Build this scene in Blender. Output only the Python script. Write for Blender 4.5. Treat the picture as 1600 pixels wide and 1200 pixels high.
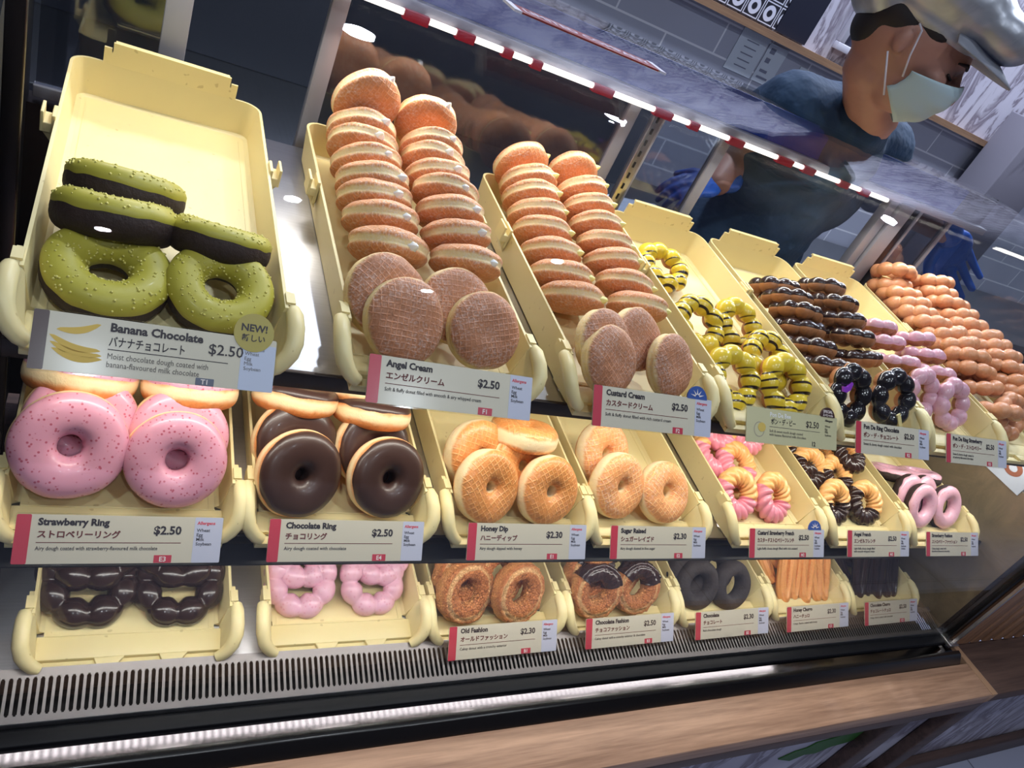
import bpy, bmesh, math, random
from mathutils import Vector, Matrix, noise
sc = bpy.context.scene
for o in list(bpy.data.objects):
    bpy.data.objects.remove(o)
col = sc.collection
PI = math.pi

def srgb(r, g, b):
    f = lambda c: (c / 255 / 12.92) if c / 255 <= 0.04045 else ((c / 255 + 0.055) / 1.055) ** 2.4
    return (f(r), f(g), f(b), 1.0)

# ------------------------------------------------------------------ camera
cam = bpy.data.cameras.new('camera')
camo = bpy.data.objects.new('camera', cam)
col.objects.link(camo)
RR = Vector((0.859249, -0.320806, 0.398466)); DD = Vector((0.111637, -0.642560, -0.758060)); FF = Vector((0.499228, 0.695845, -0.516305))
camo.matrix_world = Matrix(((RR.x, -DD.x, -FF.x, -0.39577), (RR.y, -DD.y, -FF.y, -0.43668),
                            (RR.z, -DD.z, -FF.z, 0.68570), (0, 0, 0, 1)))
cam.sensor_width = 36.0
cam.lens = 1150.62 / 1600 * 36
cam.clip_start = 0.01
sc.camera = camo

# ------------------------------------------------------------------ world, exposure
w = bpy.data.worlds.new('world'); sc.world = w; w.use_nodes = True
w.node_tree.nodes['Background'].inputs[0].default_value = srgb(150, 160, 190)
w.node_tree.nodes['Background'].inputs[1].default_value = 0.30
sc.view_settings.view_transform = 'Standard'
sc.view_settings.look = 'None'
sc.view_settings.exposure = 0.0
sc.view_settings.gamma = 1.0
sc.view_settings.use_curve_mapping = False

# ------------------------------------------------------------------ lights
def area(name, loc, target, sx, sy, power, colr):
    l = bpy.data.lights.new(name, 'AREA'); l.shape = 'RECTANGLE'; l.size = sx; l.size_y = sy
    l.energy = power; l.color = colr[:3]
    o = bpy.data.objects.new(name, l); col.objects.link(o)
    d = (Vector(target) - Vector(loc)).normalized()
    zc = -d
    xc = Vector((1, 0, 0)); yc = zc.cross(xc).normalized(); xc = yc.cross(zc)
    o.matrix_world = Matrix(((xc.x, yc.x, zc.x, loc[0]), (xc.y, yc.y, zc.y, loc[1]), (xc.z, yc.z, zc.z, loc[2]), (0, 0, 0, 1)))
    return o
WARM = (1.0, 0.945, 0.845)
COOL = (0.86, 0.92, 1.0)
# LED strips inside the case: rear header, front edge under the upper and the middle shelf
area('header_strip_light', (0.26, 0.385, 0.530), (0.26, 0.13, 0.36), 1.44, 0.008, 3.1, WARM)
area('upper_shelf_strip_light', (0.28, 0.075, 0.316), (0.28, 0.10, 0.15), 1.42, 0.010, 2.1, WARM)
# (the strip under the middle shelf is a row of lit LED dots, built with the shelf)
# ceiling downlights of the shop, customer side, and one over the staff side
def spot(name, loc, r, power, colr):
    l = bpy.data.lights.new(name, 'AREA'); l.shape = 'DISK'; l.size = r; l.energy = power; l.color = colr[:3]
    o = bpy.data.objects.new(name, l); col.objects.link(o); o.location = loc; return o
for (x, y) in ((-0.9, -0.75), (0.1, -0.75), (1.1, -0.75), (-0.4, -1.6), (0.8, -1.6)):
    spot('ceiling_downlight', (x, y, 2.15), 0.05, 7.0, COOL)
for (x, y) in ((0.2, 1.0), (1.2, 1.1), (2.1, 1.0), (2.9, 1.1)):
    spot('staff_downlight', (x, y, 2.15), 0.10, 24, (0.80, 0.87, 1.0))

# ------------------------------------------------------------------ helpers
def link(name, me, mat=None, parent=None):
    o = bpy.data.objects.new(name, me); col.objects.link(o)
    if mat is not None and me is not None and not me.materials:
        me.materials.append(mat)
    if parent is not None:
        o.parent = parent
    return o
def tag(o, label=None, cat=None, group=None, kind=None):
    if label: o['label'] = label
    if cat: o['category'] = cat
    if group: o['group'] = group
    if kind: o['kind'] = kind
    return o
def thing(name, label, cat, mw=None, group=None):
    o = bpy.data.objects.new(name, None); col.objects.link(o)
    o.empty_display_size = 0.02
    if mw is not None: o.matrix_world = mw
    return tag(o, label, cat, group)
def smooth(me, on=True):
    me.polygons.foreach_set('use_smooth', [on] * len(me.polygons)); me.update()
    return me
def mesh(name, vs, fs, sm=True):
    me = bpy.data.meshes.new(name); me.from_pydata([tuple(v) for v in vs], [], fs); me.validate(); 
    bm = bmesh.new(); bm.from_mesh(me); bmesh.ops.recalc_face_normals(bm, faces=bm.faces); bm.to_mesh(me); bm.free()
    return smooth(me, sm)
class MB:
    def __init__(s): s.v = []; s.f = []
    def box(s, x0, x1, y0, y1, z0, z1, M=None):
        n = len(s.v)
        for x in (x0, x1):
            for y in (y0, y1):
                for z in (z0, z1):
                    p = Vector((x, y, z)); s.v.append(M @ p if M else p)
        s.f += [tuple(n + i for i in q) for q in ((0, 1, 3, 2), (4, 6, 7, 5), (0, 4, 5, 1), (2, 3, 7, 6), (0, 2, 6, 4), (1, 5, 7, 3))]
        return s
    def prism(s, pts, a0, a1, axis='x', M=None):
        """extrude polygon pts (2d) along axis between a0, a1"""
        n = len(s.v); k = len(pts)
        for a in (a0, a1):
            for p in pts:
                q = {'x': (a, p[0], p[1]), 'y': (p[0], a, p[1]), 'z': (p[0], p[1], a)}[axis]
                q = Vector(q); s.v.append(M @ q if M else q)
        s.f.append(tuple(range(n, n + k))); s.f.append(tuple(range(n + 2 * k - 1, n + k - 1, -1)))
        for i in range(k):
            j = (i + 1) % k; s.f.append((n + i, n + j, n + k + j, n + k + i))
        return s
    def tube(s, pts, rad, seg=12, M=None, flat=1.0):
        n = len(s.v); P = [Vector(p) for p in pts]; R_ = rad if isinstance(rad, (list, tuple)) else [rad] * len(P)
        up = Vector((0, 0, 1))
        for i, p in enumerate(P):
            t = (P[min(i + 1, len(P) - 1)] - P[max(i - 1, 0)]).normalized()
            a = t.cross(up)
            if a.length < 1e-3: a = t.cross(Vector((1, 0, 0)))
            a.normalize(); b = a.cross(t).normalized(); up = b
            for k in range(seg):
                an = 2 * PI * k / seg
                q = p + (a * math.cos(an) + b * math.sin(an) * flat) * R_[i]
                s.v.append(M @ q if M else q)
        for i in range(len(P) - 1):
            for k in range(seg):
                k2 = (k + 1) % seg
                s.f.append((n + i * seg + k, n + i * seg + k2, n + (i + 1) * seg + k2, n + (i + 1) * seg + k))
        s.f.append(tuple(n + k for k in range(seg))); s.f.append(tuple(n + (len(P) - 1) * seg + k for k in range(seg)))
        return s
    def build(s, name, mat, parent=None, sm=False, bev=0.0):
        me = mesh(name, s.v, s.f, sm)
        if bev:
            bm = bmesh.new(); bm.from_mesh(me)
            bmesh.ops.bevel(bm, geom=[e for e in bm.edges if e.calc_face_angle(0) > 0.5], offset=bev, segments=2, affect='EDGES', profile=0.5, clamp_overlap=True)
            bm.to_mesh(me); bm.free(); smooth(me, True)
        if bev or sm:
            try: me.set_sharp_from_angle(angle=math.radians(50))
            except Exception: pass
        return link(name, me, mat, parent)

# ------------------------------------------------------------------ materials
def newmat(name):
    m = bpy.data.materials.new(name); m.use_nodes = True
    nt = m.node_tree; b = nt.nodes['Principled BSDF']
    return m, nt, b
def simple(name, c, rough=0.5, metal=0.0, spec=0.5, coat=0.0, sss=0.0):
    m, nt, b = newmat(name)
    b.inputs['Base Color'].default_value = c; b.inputs['Roughness'].default_value = rough
    b.inputs['Metallic'].default_value = metal; b.inputs['Specular IOR Level'].default_value = spec
    b.inputs['Coat Weight'].default_value = coat; b.inputs['Coat Roughness'].default_value = 0.15
    if sss:
        b.inputs['Subsurface Weight'].default_value = sss; b.inputs['Subsurface Radius'].default_value = (0.01, 0.006, 0.003); b.inputs['Subsurface Scale'].default_value = 1.0
    return m
def N(nt, t, **kw):
    n = nt.nodes.new(t)
    for k, v in kw.items():
        if k in n.inputs: n.inputs[k].default_value = v
        else: setattr(n, k, v)
    return n
def mixc(nt, fac, a, b, mode='MIX'):
    n = nt.nodes.new('ShaderNodeMix'); n.data_type = 'RGBA'; n.blend_type = mode
    for s, v in ((n.inputs[0], fac), (n.inputs[6], a), (n.inputs[7], b)):
        if hasattr(v, 'is_linked') or hasattr(v, 'links'): nt.links.new(v, s)
        else: s.default_value = v
    return n.outputs[2]
def mth(nt, op, a, b=0.0, c=0.0):
    n = nt.nodes.new('ShaderNodeMath'); n.operation = op
    for s, v in zip(n.inputs, (a, b, c)):
        if hasattr(v, 'links'): nt.links.new(v, s)
        else: s.default_value = v
    return n.outputs[0]
def ramp(nt, src, stops):
    n = nt.nodes.new('ShaderNodeValToRGB'); nt.links.new(src, n.inputs[0])
    e = n.color_ramp.elements
    while len(e) < len(stops): e.new(0.5)
    for el, (p, c) in zip(e, stops):
        el.position = p; el.color = c if len(c) == 4 else (*c, 1)
    return n.outputs[0]
def coords(nt, kind='Object'):
    t = nt.nodes.new('ShaderNodeTexCoord'); return t.outputs[kind]
def noisef(nt, vec, scale, detail=3, rough=0.55, dist=0.0):
    n = nt.nodes.new('ShaderNodeTexNoise'); n.inputs['Scale'].default_value = scale; n.inputs['Detail'].default_value = detail
    n.inputs['Roughness'].default_value = rough; n.inputs['Distortion'].default_value = dist
    nt.links.new(vec, n.inputs['Vector']); return n.outputs[0]
def bump(nt, b, h, strength, dist=0.001):
    n = nt.nodes.new('ShaderNodeBump'); n.inputs['Strength'].default_value = strength; n.inputs['Distance'].default_value = dist
    nt.links.new(h, n.inputs['Height']); nt.links.new(n.outputs[0], b.inputs['Normal'])
def sstep(nt, v, lo, hi):
    n = nt.nodes.new('ShaderNodeMapRange'); n.interpolation_type = 'SMOOTHSTEP'; nt.links.new(v, n.inputs[0])
    n.inputs[1].default_value = lo; n.inputs[2].default_value = hi; return n.outputs[0]
BW = ((0, 0, 0, 1), (1, 1, 1, 1))

def dough(name, pale, brown, z0=0.003, z1=0.008, waffle=0.0, sugar=0.0, rough=0.55, coat=0.0, crag=0.0, dark=None, bottom=None):
    m, nt, b = newmat(name)
    P = coords(nt); sp = nt.nodes.new('ShaderNodeSeparateXYZ'); nt.links.new(P, sp.inputs[0])
    nz = noisef(nt, P, 55, 3)
    az = mth(nt, 'ABSOLUTE', sp.outputs[2])
    wob = mth(nt, 'MULTIPLY_ADD', mth(nt, 'SUBTRACT', nz, 0.5), 0.006, az)
    f = sstep(nt, wob, z0, z1)
    c = mixc(nt, f, pale, brown)
    n2 = noisef(nt, P, 190, 4, 0.65)
    dk = dark or tuple(x * 0.55 for x in brown[:3]) + (1,)
    c = mixc(nt, mth(nt, 'MULTIPLY', sstep(nt, n2, 0.5, 0.72), mth(nt, 'MULTIPLY', f, 0.5)), c, dk)
    if bottom:
        c = mixc(nt, mth(nt, 'MULTIPLY', sstep(nt, mth(nt, 'MULTIPLY', wob, 1.0), z1, z1 * 1.6), 0.0), c, bottom)
    H = n2
    if crag >= 0.5:
        r = mth(nt, 'SQRT', mth(nt, 'ADD', mth(nt, 'MULTIPLY', sp.outputs[0], sp.outputs[0]), mth(nt, 'MULTIPLY', sp.outputs[1], sp.outputs[1])))
        rr = mth(nt, 'MULTIPLY_ADD', mth(nt, 'SUBTRACT', nz, 0.5), 0.006, r)
        rg = mth(nt, 'MULTIPLY', sstep(nt, rr, 0.0260, 0.0285), sstep(nt, rr, 0.0345, 0.0300))
        c = mixc(nt, mth(nt, 'MULTIPLY', rg, 0.75), c, srgb(238, 192, 134))
        cr = nt.nodes.new('ShaderNodeTexVoronoi'); cr.feature = 'DISTANCE_TO_EDGE'; cr.inputs['Scale'].default_value = 330; nt.links.new(P, cr.inputs['Vector'])
        ck = sstep(nt, cr.outputs['Distance'], 0.12, 0.0)
        inner = sstep(nt, rr, 0.029, 0.024)
        c = mixc(nt, mth(nt, 'MULTIPLY', ck, mth(nt, 'MULTIPLY_ADD', inner, 0.5, 0.25)), c, dk)
        H = mth(nt, 'SUBTRACT', n2, mth(nt, 'MULTIPLY', ck, 0.6))
    if waffle:
        k = 2 * PI / 0.0052
        wx = mth(nt, 'SINE', mth(nt, 'MULTIPLY_ADD', mth(nt, 'SUBTRACT', nz, 0.5), 3.2, mth(nt, 'MULTIPLY', sp.outputs[0], k)))
        wy = mth(nt, 'SINE', mth(nt, 'MULTIPLY_ADD', mth(nt, 'SUBTRACT', nz, 0.5), 3.2, mth(nt, 'MULTIPLY', sp.outputs[1], k)))
        g = mth(nt, 'MAXIMUM', wx, wy)
        g = sstep(nt, g, 0.55, 1.0)
        brk = sstep(nt, noisef(nt, P, 110, 2), 0.32, 0.58)
        g = mth(nt, 'MULTIPLY', mth(nt, 'MULTIPLY', g, brk), f)
        c = mixc(nt, mth(nt, 'MULTIPLY', g, waffle), c, tuple(min(1, x * 1.7 + 0.05) for x in brown[:3]) + (1,))
        H = mth(nt, 'MULTIPLY_ADD', g, 0.8, n2)
    if sugar:
        n3 = noisef(nt, P, 420, 3, 0.7)
        n4 = noisef(nt, P, 30, 2)
        s = mth(nt, 'MULTIPLY', sstep(nt, n3, 0.42, 0.72), mth(nt, 'MULTIPLY', sstep(nt, n4, 0.25, 0.7), sugar))
        c = mixc(nt, s, c, srgb(238, 226, 222))
    nt.links.new(c, b.inputs['Base Color'])
    b.inputs['Roughness'].default_value = rough; b.inputs['Coat Weight'].default_value = coat; b.inputs['Coat Roughness'].default_value = 0.2
    b.inputs['Subsurface Weight'].default_value = 0.15; b.inputs['Subsurface Radius'].default_value = (0.006, 0.003, 0.0015); b.inputs['Subsurface Scale'].default_value = 1.0
    bump(nt, b, H, 0.55 + crag, 0.0012 + crag * 0.002)
    return m
def icing(name, c, rough=0.22, specks=None, speck_amt=0.6, spec_scale=240, coat=0.3, stripes=None, sss=0.0):
    m, nt, b = newmat(name)
    P = coords(nt); base = None
    n = noisef(nt, P, 30, 2)
    c2 = tuple(x * 0.86 for x in c[:3]) + (1,)
    out = mixc(nt, n, c2, c)
    if specks:
        v = nt.nodes.new('ShaderNodeTexVoronoi'); v.inputs['Scale'].default_value = spec_scale; nt.links.new(P, v.inputs['Vector'])
        d = sstep(nt, v.outputs['Distance'], 0.34, 0.20)
        pick = sstep(nt, noisef(nt, P, 160, 1), 0.46, 0.52)
        out = mixc(nt, mth(nt, 'MULTIPLY', mth(nt, 'MULTIPLY', d, pick), speck_amt), out, specks)
    if stripes:
        sp = nt.nodes.new('ShaderNodeSeparateXYZ'); nt.links.new(P, sp.inputs[0])
        wob = mth(nt, 'MULTIPLY', mth(nt, 'SUBTRACT', noisef(nt, P, 28, 1), 0.5), 0.012)
        y = mth(nt, 'ADD', sp.outputs[1], wob)
        s = mth(nt, 'SINE', mth(nt, 'MULTIPLY', y, 2 * PI / 0.0098))
        d = sstep(nt, s, 0.55, 0.75)
        half = sstep(nt, sp.outputs[1], 0.014, 0.012)
        out = mixc(nt, mth(nt, 'MULTIPLY', d, half), out, stripes)
    nt.links.new(out, b.inputs['Base Color'])
    b.inputs['Roughness'].default_value = rough; b.inputs['Coat Weight'].default_value = coat; b.inputs['Coat Roughness'].default_value = 0.1
    if sss:
        b.inputs['Subsurface Weight'].default_value = sss; b.inputs['Subsurface Radius'].default_value = (0.004, 0.002, 0.001); b.inputs['Subsurface Scale'].default_value = 1.0
    bump(nt, b, noisef(nt, P, 120, 2), 0.15, 0.001)
    return m

# ------------------------------------------------------------------ shared layout
TH = 0.08514; ROW = {'B': (0.0, 0.0), 'M': (0.01583, 0.16301), 'T': (0.01563, 0.35860)}
XS = {'B1': -0.4075, 'B2': -0.1978, 'B3': -0.0082, 'B4': 0.1871, 'B5': 0.379, 'B6': 0.5713, 'B7': 0.7652,
      'M1': -0.4356, 'M2': -0.246, 'M3': -0.0461, 'M4': 0.1394, 'M5': 0.3689, 'M6': 0.5722, 'M7': 0.7693,
      'T1': -0.4348, 'T2': -0.214, 'T3': 0.0035, 'T4': 0.2054, 'T5': 0.3911, 'T6': 0.5816, 'T7': 0.7665}
W = 0.16145
def rowM(r):
    y, z = ROW[r]
    return Matrix.Translation((0, y, z)) @ Matrix.Rotation(TH, 4, 'X')
def trayM(t):
    return rowM(t[0]) @ Matrix.Translation((XS[t], 0, 0))

# ------------------------------------------------------------------ structure materials
def steel_mat(name, c, rough, scale=(300, 4, 300), bmp=0.05):
    m, nt, b = newmat(name)
    P = coords(nt); mp = nt.nodes.new('ShaderNodeMapping'); mp.inputs['Scale'].default_value = scale; nt.links.new(P, mp.inputs[0])
    n = noisef(nt, mp.outputs[0], 1.0, 3)
    nt.links.new(mixc(nt, n, tuple(x * 0.8 for x in c[:3]) + (1,), c), b.inputs['Base Color'])
    b.inputs['Metallic'].default_value = 1.0; b.inputs['Roughness'].default_value = rough
    bump(nt, b, n, bmp, 0.0005)
    return m
STEEL = steel_mat('brushed_steel', srgb(205, 203, 205), 0.33)
STEEL_SHELF = steel_mat('shelf_steel', srgb(200, 198, 200), 0.38, (6, 500, 6))
STEEL_DARK = steel_mat('dark_bronze_steel', srgb(70, 62, 58), 0.35)
MIRROR = steel_mat('polished_steel', srgb(84, 81, 85), 0.09, (3, 3, 3), 0.0)
BLACK = simple('black_gasket', srgb(14, 15, 20), 0.5, spec=0.25)
BLACKG = simple('black_frame', srgb(14, 13, 14), 0.25)
ALU = simple('anodised_aluminium', srgb(158, 158, 170), 0.45, 0.3)
GRILLE = simple('grille_steel', srgb(135, 130, 130), 0.42, 0.8)
DARKV = simple('dark_cavity', srgb(22, 18, 20), 0.9)
def wood_mat(name, c1, c2, sc_=(3, 60, 60), rough=0.5):
    m, nt, b = newmat(name)
    P = coords(nt); mp = nt.nodes.new('ShaderNodeMapping'); mp.inputs['Scale'].default_value = sc_; nt.links.new(P, mp.inputs[0])
    n = noisef(nt, mp.outputs[0], 1.2, 6, 0.6, 0.4)
    n2 = noisef(nt, mp.outputs[0], 5.0, 3, 0.6)
    f = mth(nt, 'MULTIPLY_ADD', n2, 0.35, mth(nt, 'MULTIPLY', n, 0.75))
    nt.links.new(ramp(nt, f, ((0.38, c2), (0.66, c1))), b.inputs['Base Color'])
    b.inputs['Roughness'].default_value = rough
    bump(nt, b, n2, 0.12, 0.0006)
    return m
WOOD = wood_mat('ledge_wood', srgb(186, 148, 122), srgb(138, 104, 84))
WOOD_D = wood_mat('dark_wood', srgb(92, 70, 62), srgb(62, 46, 42))
WOOD_V = wood_mat('upright_wood', srgb(178, 134, 102), srgb(130, 94, 72), (60, 60, 3))

def glass_mat(name, tint=(1, 1, 1, 1), ior=1.5, rough=0.0, boost=1.0):
    m = bpy.data.materials.new(name); m.use_nodes = True; nt = m.node_tree
    for n in list(nt.nodes): nt.nodes.remove(n)
    out = nt.nodes.new('ShaderNodeOutputMaterial'); mx = nt.nodes.new('ShaderNodeMixShader')
    tr = nt.nodes.new('ShaderNodeBsdfTransparent'); tr.inputs[0].default_value = tint
    gl = nt.nodes.new('ShaderNodeBsdfGlossy'); gl.inputs['Roughness'].default_value = rough
    lw = nt.nodes.new('ShaderNodeLayerWeight'); lw.inputs[0].default_value = 0.5
    f0 = ((ior - 1) / (ior + 1)) ** 2
    f = mth(nt, 'MULTIPLY', mth(nt, 'MULTIPLY_ADD', mth(nt, 'POWER', lw.outputs['Facing'], 5.0), 1 - f0, f0), boost)   # Schlick
    nt.links.new(f, mx.inputs[0]); nt.links.new(tr.outputs[0], mx.inputs[1]); nt.links.new(gl.outputs[0], mx.inputs[2])
    nt.links.new(mx.outputs[0], out.inputs[0]); return m
GLASS = glass_mat('case_glass', (0.96, 0.97, 0.97, 1), 1.45, 0.0, 0.62)
DOORGLASS = glass_mat('door_glass', (0.62, 0.64, 0.68, 1), 1.9, 0.05)

# ------------------------------------------------------------------ room
floor_m, nt, b = newmat('floor_tiles')
br = nt.nodes.new('ShaderNodeTexBrick'); br.offset = 0.0; nt.links.new(coords(nt), br.inputs['Vector'])
br.inputs['Color1'].default_value = srgb(178, 182, 205); br.inputs['Color2'].default_value = srgb(170, 174, 198)
br.inputs['Mortar'].default_value = srgb(120, 122, 140); br.inputs['Scale'].default_value = 1.0
br.inputs['Mortar Size'].default_value = 0.003; br.inputs['Brick Width'].default_value = 0.6; br.inputs['Row Height'].default_value = 0.6
nt.links.new(br.outputs[0], b.inputs['Base Color']); b.inputs['Roughness'].default_value = 0.35
FZ = -0.64
tag(MB().box(-2.5, 5.0, -2.6, 1.5, FZ - 0.05, FZ).build('floor', floor_m), kind='structure')
CEIL = simple('ceiling_paint', srgb(150, 148, 150), 0.9)
tag(MB().box(-2.5, 5.0, -2.6, 1.6, 2.2, 2.25).build('ceiling', CEIL), kind='structure')
FRONTW = simple('mall_wall_paint', srgb(92, 90, 100), 0.8)
tag(MB().box(-2.5, 5.0, -2.7, -2.6, FZ, 2.2).build('wall_front', FRONTW), kind='structure')
tag(MB().box(-2.6, -2.5, -2.6, 1.6, FZ, 2.2).build('wall_left', FRONTW), kind='structure')
# rear wall: white tiles below the rail, veined marble above
tile_m, nt, b = newmat('white_wall_tiles')
P = coords(nt); mp = nt.nodes.new('ShaderNodeMapping'); mp.inputs['Rotation'].default_value = (PI / 2, 0, 0); nt.links.new(P, mp.inputs[0])
br = nt.nodes.new('ShaderNodeTexBrick'); br.offset = 0.5; nt.links.new(mp.outputs[0], br.inputs['Vector'])
br.inputs['Color1'].default_value = srgb(172, 176, 196); br.inputs['Color2'].default_value = srgb(165, 170, 190)
br.inputs['Mortar'].default_value = srgb(225, 228, 240); br.inputs['Scale'].default_value = 1.0
br.inputs['Mortar Size'].default_value = 0.003; br.inputs['Brick Width'].default_value = 0.36; br.inputs['Row Height'].default_value = 0.09
nt.links.new(br.outputs[0], b.inputs['Base Color']); b.inputs['Roughness'].default_value = 0.4
tag(MB().box(-2.5, 5.0, 1.5, 1.6, FZ, 0.64).build('wall_back', tile_m), kind='structure')
marb, nt, b = newmat('veined_marble')
P = coords(nt); mp = nt.nodes.new('ShaderNodeMapping'); mp.inputs['Scale'].default_value = (5, 5, 1.6); mp.inputs['Rotation'].default_value = (0, 0.25, 0); nt.links.new(P, mp.inputs[0])
n = noisef(nt, mp.outputs[0], 2.2, 7, 0.62, 0.6)
nt.links.new(ramp(nt, n, ((0.0, srgb(196, 194, 208)), (0.42, srgb(190, 188, 204)), (0.5, srgb(120, 112, 128)), (0.54, srgb(188, 186, 204)), (1.0, srgb(200, 200, 214)))), b.inputs['Base Color'])
b.inputs['Roughness'].default_value = 0.5
tag(MB().box(-2.5, 5.0, 1.5, 1.6, 0.66, 2.2).build('wall_back', marb), kind='structure')
tag(MB().box(-2.5, 5.0, 1.46, 1.52, 0.64, 0.66).build('trim_1', wood_mat('rail_wood', srgb(150, 118, 92), srgb(120, 92, 74))), kind='structure')

# ------------------------------------------------------------------ case body
XL, XR = -0.492, 1.000
case = thing('display_case', 'long glass-fronted bakery case with steel shelves, black base frame and lit interior', 'display case', Matrix.Translation((0.25, 0.2, -0.06)))
CI = case.matrix_world.inverted()
def cpart(mb, name, mat, **k):
    mb.v = [CI @ Vector(v) for v in mb.v]
    return mb.build(name, mat, case, **k)
# shelves
for r, y0 in (('T', 0.008), ('M', 0.008)):
    M = rowM(r)
    cpart(MB().box(-0.446, XR - 0.003, y0, 0.385, -0.0405, -0.0325, M), 'shelf', STEEL_SHELF, bev=0.001)
    cpart(MB().box(-0.446, XR - 0.003, y0 - 0.004, y0, -0.047, -0.030, M), 'shelf_edge', STEEL_DARK, bev=0.001)
M = rowM('B')
cpart(MB().box(-0.446, XR - 0.003, -0.001, 0.385, -0.0405, -0.0325, M), 'deck', STEEL_SHELF, bev=0.001)
# air grille with real slots
ga = math.atan2(0.0078, 0.032); G = Matrix.Translation((0, -0.0415, -0.0305)) @ Matrix.Rotation(ga, 4, 'X')
g = MB(); pitch = 0.006; n = int((XR - XL - 0.03) / pitch); x0 = XL + 0.012
Lg = 0.0375
g.box(XL + 0.012, XR - 0.012, -0.006, 0.0, -0.001, 0.0, G); g.box(XL + 0.012, XR - 0.012, Lg - 0.005, Lg + 0.003, -0.001, 0.0, G)
for i in range(n + 1):
    x = x0 + i * pitch
    g.box(x, x + 0.0025, 0.0, Lg - 0.005, -0.001, 0.0, G)
    # rounded slot ends
    for (ya, yb) in ((0.0, 0.0012), (Lg - 0.0062, Lg - 0.005)):
        g.box(x + 0.0025, x + 0.0032, ya, yb, -0.001, 0.0, G); g.box(x + pitch - 0.0007, x + pitch, ya, yb, -0.001, 0.0, G)
cpart(g, 'air_grille', GRILLE)
cpart(MB().box(XL + 0.012, XR - 0.012, -0.048, -0.003, -0.075, -0.060), 'grille_tray', DARKV)
# base frame running along the front
cpart(MB().prism([(-0.0415, -0.0315), (-0.0475, -0.033), (-0.0475, -0.07), (-0.0415, -0.07)], XL, XR), 'grille_lip', STEEL, bev=0.0006)
cpart(MB().prism([(-0.0475, -0.039), (-0.0635, -0.0405), (-0.0635, -0.075), (-0.0475, -0.075)], XL, XR), 'glass_gasket', BLACK, bev=0.0015)
cpart(MB().prism([(-0.0635, -0.0462), (-0.0800, -0.0465), (-0.0800, -0.078), (-0.0635, -0.078)], XL, XR), 'steel_strip', MIRROR)
cpart(MB().prism([(-0.0800, -0.0405), (-0.088, -0.042), (-0.099, -0.0565), (-0.099, -0.085), (-0.0800, -0.085)], XL, XR + 0.01), 'black_frame', BLACKG, bev=0.0015)
# glass: front pane curving over into the top
gp = []
for z in (-0.04, 0.06, 0.12, 0.20): gp.append((-0.055, z))
for k in range(1, 25):
    a = PI / 2 * k / 24
    gp.append((-0.055 + 0.475 * (1 - math.cos(a)), 0.20 + 0.40 * math.sin(a)))
gp.append((0.445, 0.60)); gp.append((0.47, 0.60))
v = []; f = []
for i, (y, z) in enumerate(gp):
    t = Vector((0, gp[min(i + 1, len(gp) - 1)][0] - gp[max(i - 1, 0)][0], gp[min(i + 1, len(gp) - 1)][1] - gp[max(i - 1, 0)][1])).normalized()
    nn = Vector((0, -t.z, t.y)) * 0.004
    for x in (XL, XR):
        v.append((x, y, z)); v.append((x, y - nn.y, z - nn.z))
for i in range(len(gp) - 1):
    a, b_ = 4 * i, 4 * i + 4
    f += [(a, a + 2, b_ + 2, b_), (a + 1, b_ + 1, b_ + 3, a + 3), (a, b_, b_ + 1, a + 1), (a + 2, a + 3, b_ + 3, b_ + 2)]
f += [(0, 1, 3, 2), (4 * len(gp) - 4, 4 * len(gp) - 2, 4 * len(gp) - 1, 4 * len(gp) - 3)]
me = mesh('curved_glass', [CI @ Vector(q) for q in v], f, True)
me.set_sharp_from_angle(angle=math.radians(40))
tag(link('curved_glass', me, GLASS, case), 'clear curved glass')
# end panels: solid lower part, glass upper part
end_m, nt, b = newmat('end_panel_laminate')
P = coords(nt); n = noisef(nt, P, 14, 6, 0.7, 1.5); n2 = noisef(nt, P, 90, 3)
nt.links.new(mixc(nt, mth(nt, 'MULTIPLY', n2, 0.4), ramp(nt, n, ((0.3, srgb(122, 110, 86)), (0.7, srgb(160, 142, 112)))), srgb(140, 124, 98)), b.inputs['Base Color'])
b.inputs['Roughness'].default_value = 0.35; b.inputs['Metallic'].default_value = 0.3
cpart(MB().box(XR - 0.002, XR + 0.006, -0.045, 0.42, -0.05, 0.245), 'end_panel', end_m)
def endglass(x):
    pts = []
    for k in range(0, 25):
        a = PI / 2 * k / 24
        pts.append((-0.050 + 0.47 * (1 - math.cos(a)), 0.198 + 0.396 * math.sin(a)))
    pts += [(0.43, 0.594), (0.43, 0.198)]
    return pts
mb = MB().prism(endglass(0), XR, XR + 0.004)
cpart(mb, 'end_glass', GLASS)
mb = MB().prism([(-0.05, -0.04), (-0.05, 0.198)] + endglass(0)[1:-1] + [(0.43, -0.04)], XL - 0.004, XL)
cpart(mb, 'end_glass', GLASS)
cpart(MB().prism([(0.02, -0.05), (0.02, 0.30), (0.12, 0.42), (0.30, 0.52), (0.42, 0.55), (0.42, -0.05)], -0.482, -0.476), 'end_lining', simple('lining_black', srgb(22, 24, 30), 0.65, spec=0.2))
# corner post and bracket at the right end, dark post at the left
cpart(MB().box(XR - 0.006, XR + 0.008, -0.060, -0.036, -0.04, 0.20), 'corner_post', BLACKG, bev=0.002)
cpart(MB().box(XR + 0.004, XR + 0.010, -0.069, -0.064, -0.04, 0.20), 'chrome_edge', STEEL)
cpart(MB().box(XR - 0.012, XR + 0.014, -0.074, -0.048, -0.043, -0.036), 'corner_bracket', STEEL, bev=0.001)
cpart(MB().box(XL - 0.006, XL + 0.010, 0.395, 0.425, -0.04, 0.56), 'rear_post', STEEL_DARK, bev=0.001)
cpart(MB().box(-0.472, -0.459, 0.195, 0.205, -0.04, 0.545), 'end_post', STEEL_DARK, bev=0.0012)
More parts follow.
